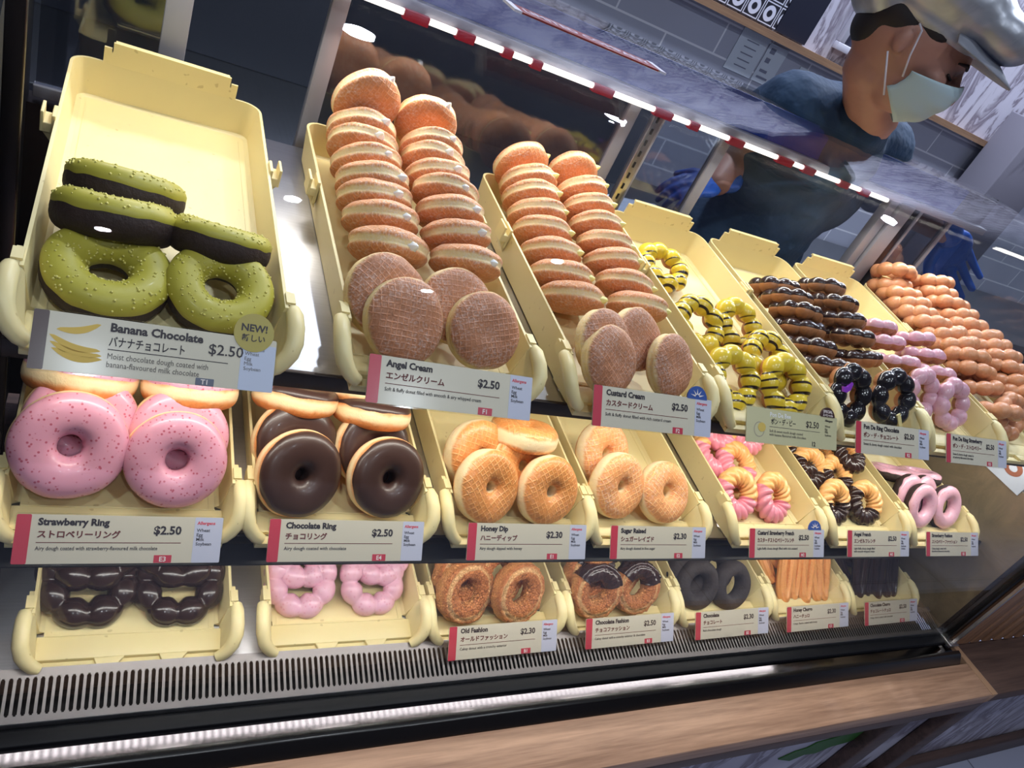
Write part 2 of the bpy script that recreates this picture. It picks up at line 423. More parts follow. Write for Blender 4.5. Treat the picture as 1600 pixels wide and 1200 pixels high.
# LED dot strips under the front edges of the two shelves
LEDM, nt, b = newmat('lit_led_dots'); b.inputs['Emission Color'].default_value = (1, 0.96, 0.9, 1); b.inputs['Emission Strength'].default_value = 24.0
for r in ('M',):
    lm = MB(); M = rowM(r); x = -0.44
    while x < 0.74:
        lm.box(x, x + 0.0044, -0.0180, -0.0008, -0.0440, -0.0428, M); x += 0.0085
    o_ = cpart(lm, 'led_dots', LEDM); o_['kind'] = 'stuff'
    cpart(MB().box(-0.444, 0.745, -0.0190, 0.0035, -0.0427, -0.0408, M), 'led_rail', BLACK)
# rear header beam with blue front
BLUE = simple('blue_laminate', srgb(34, 58, 140), 0.5)
cpart(MB().box(XL, XR, 0.425, 0.47, 0.545, 0.5945), 'header_beam', STEEL_DARK, bev=0.002)
cpart(MB().box(XL, XR - 0.1, 0.420, 0.425, 0.5495, 0.5940), 'header_fascia', BLUE)
cpart(MB().box(XL, XR, 0.407, 0.4245, 0.537, 0.549), 'lamp_rail', ALU, bev=0.001)
RED = simple('red_reflection', srgb(150, 20, 45), 0.3)
LAMP, nt, b = newmat('lit_lamp_tube'); b.inputs['Emission Color'].default_value = (1, 0.96, 0.88, 1); b.inputs['Emission Strength'].default_value = 1.8
lt = cpart(MB().tube([(XL + 0.05, 0.398, 0.536), (0.70, 0.398, 0.536)], 0.0035, 8), 'lamp_tube', LAMP, sm=True)
rb = MB()  # red pieces added to stand in for red reflections along the lamp
random.seed(4)
x = XL + 0.1
while x < 0.66:
    l = random.uniform(0.008, 0.035); rb.box(x, x + l, 0.3925, 0.4015, 0.5300, 0.5400); x += l + random.uniform(0.02, 0.08)
rb.v = [CI @ Vector(q) for q in rb.v]
rb.build('red_reflection_dash', RED, lt)['kind'] = 'stuff'
# rear sliding doors: frames and glass
def door(x0, x1, y, z0=0.34, z1=0.540, stile=0.022, left=True, right=True, idx=1):
    d = thing('sliding_door', {1: 'leftmost rear sliding glass door of the case, aluminium stiles, behind the first trays',
                               2: 'wide rear sliding glass door of the case between the two middle aluminium stiles',
                               3: 'open rear doorway pane of the case where the gloved hand reaches in',
                               4: 'rightmost rear sliding glass door of the case near the thick aluminium post'}[idx], 'door',
              Matrix.Translation(((x0 + x1) / 2, y, z0)), 'rear sliding doors of the case')
    I = d.matrix_world.inverted()
    if left: MB().box(x0, x0 + stile, y - 0.006, y + 0.006, z0, z1, I).build('stile', ALU, d, bev=0.001)
    if right: MB().box(x1 - stile, x1, y - 0.006, y + 0.006, z0, z1, I).build('stile', ALU, d, bev=0.001)
    MB().box(x0, x1, y - 0.006, y + 0.006, z0 - 0.004, z0 + 0.008, I).build('bottom_rail', ALU, d, bev=0.001)
    MB().box(x0 + 0.002, x1 - 0.002, y - 0.002, y + 0.002, z0, z1 - 0.001, I).build('pane', DOORGLASS, d)
    return d
door(XL + 0.02, -0.345, 0.412, stile=0.024, left=False, idx=1)
door(-0.218, 0.192, 0.418, stile=0.018, idx=2)
door(0.215, 0.352, 0.412, stile=0.016, idx=3)
# steel slotted upright
sl = MB().box(0.205, 0.222, 0.398, 0.406, 0.33, 0.535)
sl.box(0.2035, 0.2065, 0.394, 0.398, 0.33, 0.535)
up = cpart(sl, 'slotted_upright', STEEL, bev=0.0008)
ho = MB()
for k in range(12): ho.box(0.2115, 0.2145, 0.3972, 0.3982, 0.345 + k * 0.016, 0.353 + k * 0.016)
ho.v = [CI @ Vector(q) for q in ho.v]; ho.build('slots', DARKV, up)
# thick right post group
cpart(MB().box(0.725, 0.745, 0.408, 0.424, 0.33, 0.54), 'door_post', ALU, bev=0.001)
cpart(MB().box(0.748, 0.782, 0.402, 0.424, 0.33, 0.54), 'door_post', ALU, bev=0.001)
cpart(MB().box(0.785, 0.805, 0.408, 0.424, 0.33, 0.54), 'door_post', STEEL_DARK, bev=0.001)
door(0.81, 0.905, 0.415, stile=0.006, idx=4)
cpart(MB().box(XL, XR, 0.40, 0.43, -0.05, 0.332), 'rear_panel', STEEL_DARK)
cpart(MB().box(XL - 0.01, XR + 0.01, -0.05, 0.44, FZ, -0.085), 'cabinet_core', WOOD_D)

# ------------------------------------------------------------------ wooden ledge and counter front
led = thing('wooden_ledge', 'light brown wooden ledge along the foot of the glass case', 'ledge', Matrix.Translation((0.3, -0.12, -0.056)))
LI = led.matrix_world.inverted()
MB().box(-2.4, 1.03, -0.160, -0.099, -0.082, -0.056, LI).build('ledge_top', WOOD, led, bev=0.001)
MB().box(-2.4, 1.03, -0.1595, -0.100, -0.107, -0.083, LI).build('ledge_moulding', WOOD_D, led, bev=0.002)
MB().box(1.031, 1.047, -0.160, -0.06, -0.082, -0.0555, LI).build('mitre_strip', wood_mat('mitre_wood', srgb(176, 140, 110), srgb(140, 106, 84), (60, 3, 60)), led, bev=0.001)
MB().box(1.048, 2.4, -0.160, -0.06, -0.082, -0.056, LI).build('side_ledge', WOOD_D, led, bev=0.001)  # shadow on this stretch of ledge top put in as dark wood
fp = thing('counter_front', 'marble panel set in brown wooden framing below the ledge', 'counter', Matrix.Translation((0.6, -0.06, FZ)))
FI = fp.matrix_world.inverted()
MB().box(-2.4, 2.6, -0.072, -0.0505, FZ, -0.1085, FI).build('marble_panel', marb, fp)
MB().box(-2.4, 2.6, -0.118, -0.073, -0.155, -0.1080, FI).build('top_rail', WOOD_D, fp, bev=0.003)
MB().box(-2.4, 2.6, -0.095, -0.073, FZ, FZ + 0.07, FI).build('base_rail', WOOD_D, fp, bev=0.003)
MB().box(1.06, 1.12, -0.098, -0.073, FZ + 0.07, -0.156, FI).build('stile', WOOD_D, fp, bev=0.003)
MB().box(1.30, 1.36, -0.098, -0.073, FZ + 0.07, -0.156, FI).build('stile', WOOD_D, fp, bev=0.003)
# fluted wooden cladding right of the case
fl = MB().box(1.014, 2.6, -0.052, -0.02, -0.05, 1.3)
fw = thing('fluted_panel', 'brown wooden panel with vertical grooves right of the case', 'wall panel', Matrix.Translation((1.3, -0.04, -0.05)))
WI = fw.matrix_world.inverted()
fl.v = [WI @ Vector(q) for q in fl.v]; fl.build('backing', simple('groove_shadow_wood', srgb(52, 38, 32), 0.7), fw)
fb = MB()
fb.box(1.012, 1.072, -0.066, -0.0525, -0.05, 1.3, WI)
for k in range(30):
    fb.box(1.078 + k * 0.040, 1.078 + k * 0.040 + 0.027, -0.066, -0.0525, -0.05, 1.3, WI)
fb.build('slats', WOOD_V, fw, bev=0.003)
# green leaf graphic on the marble panel
v = []; f = []
leaf = [(0.0, 0.0), (0.03, 0.022), (0.06, 0.028), (0.075, 0.045), (0.12, 0.052), (0.15, 0.062), (0.19, 0.058), (0.22, 0.066), (0.27, 0.062), (0.25, 0.038), (0.22, 0.030), (0.20, 0.016), (0.15, 0.010), (0.12, -0.008), (0.08, -0.004), (0.05, -0.02)]
LFM, nt, b = newmat('leaf_green'); P = coords(nt)
nt.links.new(mixc(nt, noisef(nt, P, 25, 3), srgb(40, 92, 38), srgb(66, 122, 50)), b.inputs['Base Color']); b.inputs['Roughness'].default_value = 0.5
tag(MB().prism([(0.85 + a, -0.405 + b_) for a, b_ in leaf], -0.0745, -0.0725, 'y').build('leaf_decal', LFM), 'green tropical leaf printed on the marble counter front', 'decal')

# ------------------------------------------------------------------ trays
def plastic(name, c):
    m, nt, b = newmat(name)
    P = coords(nt); n = noisef(nt, P, 18, 4); n2 = noisef(nt, P, 160, 2)
    o = mixc(nt, n, tuple(x * 0.93 for x in c[:3]) + (1,), c)
    sp = sstep(nt, noisef(nt, P, 140, 1), 0.74, 0.78)
    o = mixc(nt, mth(nt, 'MULTIPLY', sp, 0.35), o, srgb(150, 120, 70))
    nt.links.new(o, b.inputs['Base Color']); b.inputs['Roughness'].default_value = 0.42
    b.inputs['Subsurface Weight'].default_value = 0.12; b.inputs['Subsurface Radius'].default_value = (0.006, 0.004, 0.002); b.inputs['Subsurface Scale'].default_value = 1.0
    return m
CREAM = plastic('cream_plastic', srgb(240, 222, 166))
OW = 0.006
HR = 0.0085; HF = -0.0275
def tray_meshes():
    out = {}
    # wall path: front-left -> back-left (rounded) -> back-right -> front-right, in the (x, v) plane at rim
    path = []
    xa, xb, v0, v1, rc = -OW, W + OW, 0.034, 0.371, 0.018
    path += [(xa, v0), (xa, 0.1), (xa, 0.2), (xa, 0.3), (xa, v1 - rc)]
    for k in range(1, 7):
        a = PI / 2 * k / 6; path.append((xa + rc - rc * math.cos(a), v1 - rc + rc * math.sin(a)))
    path += [(W * 0.3, v1), (W * 0.7, v1)]
    for k in range(0, 7):
        a = PI / 2 * (1 - k / 6); path.append((xb - rc + rc * math.cos(a), v1 - rc + rc * math.sin(a)))
    path += [(xb, 0.3), (xb, 0.2), (xb, 0.1), (xb, v0)]
    n = len(path); vs = []; fs = []
    cx, cv = W / 2, 0.2
    for i, (x, y) in enumerate(path):
        t = Vector((path[min(i + 1, n - 1)][0] - path[max(i - 1, 0)][0], path[min(i + 1, n - 1)][1] - path[max(i - 1, 0)][1])).normalized()
        inn = Vector((t.y, -t.x))  # points inward for this winding
        for (d, h) in ((0.0, HR), (0.0026, HR), (0.0026 + 0.005, HF + 0.002), (0.0026 + 0.009, HF), (0.0045, HF - 0.0035)):
            q = Vector((x, y)) + inn * d; vs.append((q.x, q.y, h))
    k5 = 5
    for i in range(n - 1):
        for j in range(k5):
            j2 = (j + 1) % k5; fs.append((i * k5 + j, i * k5 + j2, (i + 1) * k5 + j2, (i + 1) * k5 + j))
    fs.append(tuple(range(k5))); fs.append(tuple((n - 1) * k5 + j for j in range(k5)))
    m = MB(); m.v = [Vector(q) for q in vs]; m.f = fs
    # floor: polygon fan as slab
    inner = [vs[i * k5 + 3] for i in range(n)]
    b0 = len(m.v)
    poly = [(inner[0][0], 0.026)] + [(p[0], p[1]) for p in inner] + [(inner[-1][0], 0.026)]
    for h in (HF, HF - 0.0035):
        for p in poly: m.v.append(Vector((p[0], p[1], h)))
    k = len(poly)
    m.f.append(tuple(range(b0, b0 + k))); m.f.append(tuple(range(b0 + k, b0 + 2 * k)))
    for i in range(k):
        j = (i + 1) % k; m.f.append((b0 + i, b0 + j, b0 + k + j, b0 + k + i))
    # shallow raised border line on the floor
    for x in (0.010, W - 0.011):
        m.box(x, x + 0.001, 0.03, 0.35, HF, HF + 0.0006)
    me = mesh('tray_basin', m.v, m.f, True); me.set_sharp_from_angle(angle=math.radians(35)); out['basin'] = me
    # back tab with stepped outline
    t = MB()
    top = HR + 0.021
    pts = [(0.020, HR - 0.002), (0.020, top - 0.006), (0.0265, top - 0.006), (0.0265, top - 0.010), (0.0275, top - 0.010), (0.0275, top),
           (W - 0.0275, top), (W - 0.0275, top - 0.010), (W - 0.0265, top - 0.010), (W - 0.0265, top - 0.006), (W - 0.020, top - 0.006), (W - 0.020, HR - 0.002)]
    t.prism(pts, v1 - 0.0027, v1 - 0.0001, 'y')
    t.box(0.029, W - 0.029, v1 - 0.0002, v1 + 0.004, top - 0.003, top)
    me = mesh('back_tab', t.v, t.f, False); out['back_tab'] = me
    # front lip: wide plate with three card-clip recesses
    t = MB()
    t.box(0.000, W, 0.0035, 0.027, HF - 0.004, HF + 0.0048)
    t.box(0.000, W, -0.008, 0.0035, HF - 0.004, HF + 0.0006)
    t.box(0.000, W, -0.008, -0.0066, HF + 0.0006, HF + 0.0026)
    for (a, c, a2, c2) in ((0.048, 0.074, 0.052, 0.066), (0.104, 0.130, 0.108, 0.122)):
        t.prism([(a, 0.0036), (a2, -0.0066), (c2, -0.0066), (c, 0.0036)], HF + 0.0006, HF + 0.0048, 'z')
    t.box(0.006, W - 0.006, 0.0262, 0.0275, HF + 0.0048, HF + 0.0056)
    me = mesh('front_lip', t.v, t.f, False)
    bm = bmesh.new(); bm.from_mesh(me); bmesh.ops.bevel(bm, geom=[e for e in bm.edges if e.calc_face_angle(0) > 0.5], offset=0.0006, segments=2, affect='EDGES', profile=0.5); bm.to_mesh(me); bm.free(); smooth(me)
    me.set_sharp_from_angle(angle=math.radians(50)); out['front_lip'] = me
    # corner handles: cheek wall + rounded bar
    for side in (0, 1):
        t = MB(); s = 1 if side == 0 else -1; X = lambda x: x if side == 0 else W - x
        # cheek (flat wall flaring outwards towards the front)
        q = [(-0.0035, 0.040, HF - 0.003), (0.000, -0.004, HF - 0.003), (-0.0105, 0.004, 0.000), (-0.0115, 0.036, 0.009), (-0.006, 0.040, HR)]
        n0 = len(t.v)
        for off in (0.0, 0.0026):
            for (x, y, z) in q: t.v.append(Vector((X(x + off), y, z)))
        t.f += [tuple(n0 + i for i in range(5)), tuple(n0 + 5 + i for i in range(5))] + [(n0 + i, n0 + (i + 1) % 5, n0 + 5 + (i + 1) % 5, n0 + 5 + i) for i in range(5)]
        bar = [(-0.0105, 0.0372, 0.0035), (-0.0112, 0.030, 0.0045), (-0.0115, 0.018, 0.0020), (-0.0110, 0.008, -0.0030), (-0.0085, 0.0015, -0.0095), (-0.0045, -0.002, -0.0150), (0.000, -0.004, -0.0195), (0.0050, -0.005, -0.0225)]
        t.tube([(X(x), y, z) for x, y, z in bar], [0.0060, 0.0068, 0.0070, 0.0070, 0.0068, 0.0064, 0.0060, 0.0052], 14)
        me = mesh('corner_handle', t.v, t.f, True); me.set_sharp_from_angle(angle=math.radians(50)); out['corner_handle%d' % side] = me
        t = MB()
        # block on the rim just behind the handle
        a, c = sorted((X(-0.0115), X(-0.0045))); t.box(a, c, 0.0385, 0.051, -0.004, 0.0105)
        a, c = sorted((X(-0.0100), X(-0.0050))); t.box(a, c, 0.051, 0.058, -0.004, 0.0060)
        me = mesh('rim_block', t.v, t.f, False); out['rim_block%d' % side] = me
        # side clip at two thirds of the length
        t = MB()
        a = lambda x0, x1: sorted((X(x0), X(x1)))
        for (x0, x1, y0, y1, z0, z1) in ((-0.0085, -0.0055, 0.232, 0.252, -0.012, 0.012), (-0.0165, -0.0140, 0.232, 0.252, -0.004, 0.014), (-0.0145, -0.0080, 0.232, 0.252, -0.004, 0.0045)):
            c0, c1 = a(x0, x1); t.box(c0, c1, y0, y1, z0, z1)
        n0 = len(t.v)
        for y in (0.234, 0.250):
            for (x, z) in ((-0.0160, -0.003), (-0.0060, -0.003), (-0.0050, -0.018)): t.v.append(Vector((X(x), y, z)))
        t.f += [(n0, n0 + 1, n0 + 2), (n0 + 3, n0 + 4, n0 + 5), (n0, n0 + 1, n0 + 4, n0 + 3), (n0 + 1, n0 + 2, n0 + 5, n0 + 4), (n0, n0 + 2, n0 + 5, n0 + 3)]
        me = mesh('side_clip', t.v, t.f, False)
        bm = bmesh.new(); bm.from_mesh(me); bmesh.ops.bevel(bm, geom=[e for e in bm.edges if e.calc_face_angle(0) > 0.5], offset=0.0005, segments=1, affect='EDGES'); bm.to_mesh(me); bm.free()
        out['side_clip%d' % side] = me
    return out
TM = tray_meshes()
for k_, me_ in TM.items(): me_.materials.append(CREAM)
TRAY_LABEL = {
 'T1': 'near-empty cream tray holding green-coated rings, far left of the top shelf',
 'T2': 'cream tray packed with sugared doughnuts dabbed with white cream, top shelf',
 'T3': 'cream tray packed with sugared doughnuts dabbed with yellow custard, top shelf',
 'T4': 'cream tray holding yellow ball-ring doughnuts with dark stripes',
 'T5': 'cream top-shelf tray holding chocolate-topped ball-ring doughnuts',
 'T6': 'cream top-shelf tray holding pink ball-ring doughnuts',
 'T7': 'cream tray packed with plain orange-brown ball-ring doughnuts, far right of top shelf',
 'M1': 'cream tray holding large pink-glazed ring doughnuts, middle shelf left end',
 'M2': 'cream tray holding ring doughnuts with smooth dark chocolate glaze, middle shelf',
 'M3': 'cream tray holding shiny golden honey-coloured rings, middle shelf',
 'M4': 'cream tray holding three pale sugared rings, middle shelf',
 'M5': 'cream tray holding twisted crullers dipped in pink glaze',
 'M6': 'cream tray holding twisted crullers dipped in dark chocolate',
 'M7': 'cream tray holding dark rings topped with pale pink glaze',
 'B1': 'cream bottom-row tray without price card holding dark chocolate ball rings',
 'B2': 'cream bottom-row tray without price card holding pink ball rings',
 'B3': 'cream bottom-row tray holding craggy plain brown rings',
 'B4': 'cream bottom-row tray holding craggy rings half dipped in chocolate',
 'B5': 'cream bottom-row tray holding almost black plain rings',
 'B6': 'cream bottom-row tray holding golden ridged fried sticks',
 'B7': 'cream bottom-row tray holding dark chocolate ridged sticks'}
for t in XS:
    tr = thing('serving_tray', TRAY_LABEL[t], 'tray', trayM(t), 'cream trays on the three shelves')
    parts = ['basin', 'back_tab', 'front_lip', 'corner_handle0', 'corner_handle1', 'rim_block0', 'rim_block1', 'side_clip0', 'side_clip1']
    for p in parts:
        link(p.rstrip('01') if p[-1] in '01' else p, TM[p], None, tr)
    if t in ('B1', 'B2'):
        pass

# ------------------------------------------------------------------ doughnut meshes
def sg(c, e): return math.copysign(abs(c) ** e, c)
def nz3(x, y, z, s, seed): return noise.noise(Vector((x * s + seed * 7.3, y * s - seed * 3.1, z * s + seed)))
def ringgrid(fn, nu, nv, closed_v=True, v0=0.0, v1=2 * PI, u0=0.0, u1=2 * PI, closed_u=True):
    vs = []; fs = []
    mu = nu if closed_u else nu + 1; mv = nv if closed_v else nv + 1
    for i in range(mu):
        th = u0 + (u1 - u0) * i / nu
        for j in range(mv):
            ph = v0 + (v1 - v0) * j / nv
            vs.append(fn(th, ph, j / nv, i / nu))
    for i in range(nu if closed_u else mu - 1):
        i2 = (i + 1) % mu
        for j in range(nv if closed_v else mv - 1):
            j2 = (j + 1) % mv
            fs.append((i * mv + j, i2 * mv + j, i2 * mv + j2, i * mv + j2))
    return vs, fs
def ring(Ro, Ri, H, e=0.85, amp=0.0012, fr=40, seed=0, off=0.0, zsh=0.0):
    rm, ra, hb = (Ro + Ri) / 2, (Ro - Ri) / 2, H / 2
    def fn(th, ph, tj, ti, o=off):
        c, s = sg(math.cos(ph), e), sg(math.sin(ph), e)
        r = rm + (ra + o) * c; z = (hb + o) * s
        x, y = r * math.cos(th), r * math.sin(th)
        d = nz3(x, y, z, fr, seed) * amp
        return (x + math.cos(th) * c * d, y + math.sin(th) * c * d, z + s * d + zsh)
    return fn
def icing_cover(base, th_edge=0.0012, lo=-0.15, hi=PI + 0.35, seed=0, wav=0.14, thick=0.0012, fr=3.0):
    def fn(th, ph, tj, ti):
        lo_ = lo + wav * noise.noise(Vector((math.cos(th) * fr, math.sin(th) * fr, seed)))
        hi_ = hi + wav * 0.6 * noise.noise(Vector((math.cos(th) * fr + 5, math.sin(th) * fr, seed)))
        p = lo_ + (hi_ - lo_) * tj
        o = thick * min(1.0, 3.2 * math.sin(PI * tj)) - 0.0006
        return base(th, p, tj, ti, o)
    return fn
def bun(Ro, H, e=0.5, amp=0.001, fr=35, seed=0, squash=0.0):
    def fn(th, ph, tj, ti, o=0.0):
        s, c = math.sin(ph), math.cos(ph)
        r = Ro * sg(s, e); z = H / 2 * sg(c, 0.8)
        r += 0.0016 * math.exp(-((z + 0.001) / 0.0022) ** 2) * -0.9 + 0.0012 * math.exp(-((abs(z) - 0.0055) / 0.003) ** 2)
        x, y = r * math.cos(th), r * math.sin(th)
        d = nz3(x, y, z, fr, seed) * amp + nz3(x, y, z, fr * 2.8, seed) * amp * 0.35
        return (x * (1 + d / Ro), y * (1 + d / Ro), z + d * (1.2 if c > 0 else 0.8))
    return fn
def poles(vs, fs): return vs, fs
def dent(vs, rad, depth):
    return [(x, y, z - depth * math.exp(-((x * x + y * y) / rad ** 2)) * (1 if z > 0 else -1)) for x, y, z in vs]
def pon(Rm=0.0270, rb=0.0108, n=8, seed=0, squeeze=1.0, amp=0.0005):
    def fn(th, ph, tj, ti, o=0.0):
        a = abs(math.cos(n / 2 * th)) ; k = 0.67 + 0.33 * a ** 0.8
        r_ = rb * k + o
        jj = int((th / (2 * PI) * n) + 0.5) % n
        r_ *= 1 + 0.05 * math.sin(jj * 2.4 + seed)
        r = Rm + r_ * math.cos(ph) * 0.98; z = r_ * math.sin(ph) * squeeze
        x, y = r * math.cos(th), r * math.sin(th)
        d = nz3(x, y, z, 60, seed) * amp
        return (x + math.cos(th) * d, y + math.sin(th) * d, z + d)
    return fn
def oldf(seed=0, Ro=0.0375, Ri=0.0130, H=0.025):
    rm, ra, hb = (Ro + Ri) / 2, (Ro - Ri) / 2, H / 2
    def fn(th, ph, tj, ti, o=0.0):
        c, s = math.cos(ph), math.sin(ph)
        # crack ring: ridge on the outer shoulder, groove just inside it
        top = s > -0.2
        ridge = 0.0018 * math.exp(-((ph - 0.80) / 0.18) ** 2) - 0.0022 * math.exp(-((ph - 1.12) / 0.09) ** 2)
        w_ = 1 + 0.9 * noise.noise(Vector((math.cos(th) * 2.2, math.sin(th) * 2.2, seed)))
        R_ = (1 + 0.03 * noise.noise(Vector((math.cos(th) * 1.5 + 9, math.sin(th) * 1.5, seed))))
        r = (rm + (ra + o) * sg(c, 0.9)) * R_; z = (hb + o) * sg(s, 0.9)
        dd = ridge * w_
        r += 0.0011 * noise.noise(Vector((math.cos(th) * 7, math.sin(th) * 7, seed + 4 + z * 60)))
        x, y = r * math.cos(th), r * math.sin(th)
        q_ = nz3(x, y, z, 70, seed); d = q_ * 0.0008 - abs(nz3(x, y, z, 210, seed + 3)) * 0.0020 + nz3(x, y, z, 320, seed) * 0.0009 + dd
        return (x + math.cos(th) * c * d, y + math.sin(th) * c * d, z + s * d)
    return fn
def cruller(seed=0, Rm=0.0235, rb=0.0122):
    def fn(th, ph, tj, ti, o=0.0):
        tw = abs(math.cos(1.5 * ph + 7.5 * th)); tw = tw ** 0.7
        r_ = rb * (0.80 + 0.30 * tw) + o
        r_ *= 1 + 0.08 * noise.noise(Vector((math.cos(th) * 2, math.sin(th) * 2, seed)))
        r = Rm + r_ * math.cos(ph); z = r_ * math.sin(ph) * 0.88
        x, y = r * math.cos(th), r * math.sin(th)
        d = nz3(x, y, z, 90, seed) * 0.0007
        return (x + math.cos(th) * d, y + math.sin(th) * d, z + d)
    return fn
def G2(name, fn, nu, nv, **k):
    vs, fs = ringgrid(fn, nu, nv, **k); return mesh(name, vs, fs)
def loopmesh(name, pathfn, rb, ridges=8, amp=0.14, nu=120, nv=32, seed=0):
    """closed loop churro: ridged star section swept round an elongated loop"""
    pts = [Vector(pathfn(2 * PI * i / nu)) for i in range(nu)]
    vs = []; fs = []
    for i, p in enumerate(pts):
        t = (pts[(i + 1) % nu] - pts[i - 1]).normalized(); a = t.cross(Vector((0, 0, 1))).normalized(); b_ = a.cross(t)
        sw = rb * (1 + 0.16 * noise.noise(p * 45 + Vector((seed, 0, 0))) + 0.16 * max(0.0, abs(p.y) / 0.052 - 0.8) * 5)
        for j in range(nv):
            ph = 2 * PI * j / nv; r = sw * (1 + amp * (abs(math.cos(ridges / 2 * ph)) - 0.6))
            vs.append(p + a * r * math.cos(ph) + b_ * r * math.sin(ph))
    for i in range(nu):
        for j in range(nv):
            fs.append((i * nv + j, ((i + 1) % nu) * nv + j, ((i + 1) % nu) * nv + (j + 1) % nv, i * nv + (j + 1) % nv))
    return mesh(name, vs, fs)

# materials
M_ANGEL = dough('sugared_yeast_dough', srgb(240, 214, 160), srgb(216, 142, 88), 0.0012, 0.0052, waffle=0.30, sugar=0.68)
M_FRONT = dough('sugared_waffle_dough', srgb(236, 208, 150), srgb(180, 118, 80), 0.0035, 0.0085, waffle=0.45, sugar=0.45)
M_HONEY = dough('honey_glazed_dough', srgb(240, 216, 172), srgb(218, 142, 76), 0.0040, 0.0085, waffle=0.50, sugar=0.12, rough=0.4, coat=0.18)
M_SUGARR = dough('sugar_coated_dough', srgb(240, 214, 170), srgb(226, 152, 92), 0.0040, 0.0085, waffle=0.55, sugar=0.40)
M_RINGD = dough('ring_dough', srgb(244, 218, 172), srgb(218, 138, 76), 0.0015, 0.0070, rough=0.5)
M_OLDF = dough('crunchy_dough', srgb(222, 156, 94), srgb(204, 126, 70), 0.0, 0.012, rough=0.6, crag=0.5, dark=srgb(120, 58, 24))
M_PLAIN = dough('chewy_dough', srgb(220, 158, 112), srgb(206, 138, 92), -0.01, 0.012, rough=0.4, coat=0.2, sugar=0.12)
M_CHOCD = dough('chocolate_cake_dough', srgb(60, 42, 36), srgb(46, 30, 26), -0.01, 0.01, rough=0.7, crag=0.2, dark=srgb(24, 14, 12))
M_PONB = dough('browned_chewy_dough', srgb(190, 130, 84), srgb(172, 112, 68), -0.01, 0.012, rough=0.45)
M_CAKE = dough('dark_cake_dough', srgb(62, 52, 50), srgb(48, 39, 38), -0.01, 0.01, rough=0.75, crag=0.3, dark=srgb(30, 22, 22))
M_CRUL = dough('cruller_dough', srgb(252, 204, 140), srgb(246, 184, 112), -0.01, 0.012, rough=0.4, coat=0.3)
M_CHURRO = dough('golden_fried_dough', srgb(244, 184, 118), srgb(234, 160, 94), -0.01, 0.01, rough=0.42, coat=0.25, dark=srgb(196, 118, 58))
I_CHOC = icing('chocolate_glaze', srgb(66, 44, 38), 0.36, coat=0.12)
I_DARK = icing('dark_chocolate_glaze', srgb(54, 36, 33), 0.24, coat=0.3)
I_BLACK = icing('black_chocolate_glaze', srgb(28, 24, 30), 0.2, coat=0.4)
I_PINK = icing('strawberry_glaze', srgb(222, 156, 176), 0.36, specks=srgb(176, 70, 92), speck_amt=0.85, spec_scale=330, coat=0.15, sss=0.1)
I_PINK2 = icing('pale_pink_glaze', srgb(240, 186, 204), 0.25, specks=srgb(200, 80, 100), speck_amt=0.28, spec_scale=260, coat=0.3, sss=0.1)
I_PINKF = icing('bright_pink_glaze', srgb(242, 150, 168), 0.28, coat=0.3, sss=0.1)
I_GREEN = icing('banana_green_glaze', srgb(188, 178, 66), 0.5, coat=0.03, sss=0.05)
I_YELLOW = icing('striped_yellow_glaze', srgb(240, 208, 60), 0.28, coat=0.3, stripes=srgb(48, 32, 24))
C_WHITE = simple('white_cream', srgb(248, 246, 244), 0.4, sss=0.2)
C_CUST = simple('custard_cream', srgb(246, 236, 150), 0.4, sss=0.2)
NIBS = simple('green_crumbs', srgb(214, 204, 110), 0.5)
PURPLE = simple('purple_sprinkle', srgb(150, 60, 205), 0.4)
WCARD = simple('cream_wafer', srgb(236, 218, 150), 0.5)

def star_dab(seed):
    vs, fs = ringgrid(lambda th, ph, tj, ti: ((0.0052 * (1 - tj) ** 0.7 * (1 + 0.28 * abs(math.cos(3 * th + tj)))) * math.cos(th), (0.0052 * (1 - tj) ** 0.7 * (1 + 0.28 * abs(math.cos(3 * th + tj)))) * math.sin(th), tj * 0.0095), 24, 6, closed_v=False, v0=0, v1=1)
    return mesh('cream_dab', vs, fs)
DAB = star_dab(0)
def crumbs(seed, base):
    rnd = random.Random(seed); m = MB()
    for i in range(230):
        th = rnd.uniform(0, 2 * PI); tj = rnd.uniform(0.12, 0.88)
        p = Vector(base(th, 0, tj, 0)); s = rnd.uniform(0.0007, 0.0015)
        n0 = len(m.v)
        for d in ((s, 0, 0), (-s, 0, 0), (0, s, 0), (0, -s, 0), (0, 0, s), (0, 0, -s)): m.v.append(p + Vector(d))
        m.f += [(n0, n0 + 2, n0 + 4), (n0 + 2, n0 + 1, n0 + 4), (n0 + 1, n0 + 3, n0 + 4), (n0 + 3, n0, n0 + 4), (n0 + 2, n0, n0 + 5), (n0 + 1, n0 + 2, n0 + 5), (n0 + 3, n0 + 1, n0 + 5), (n0, n0 + 3, n0 + 5)]
    return mesh('crumbs', m.v, m.f)

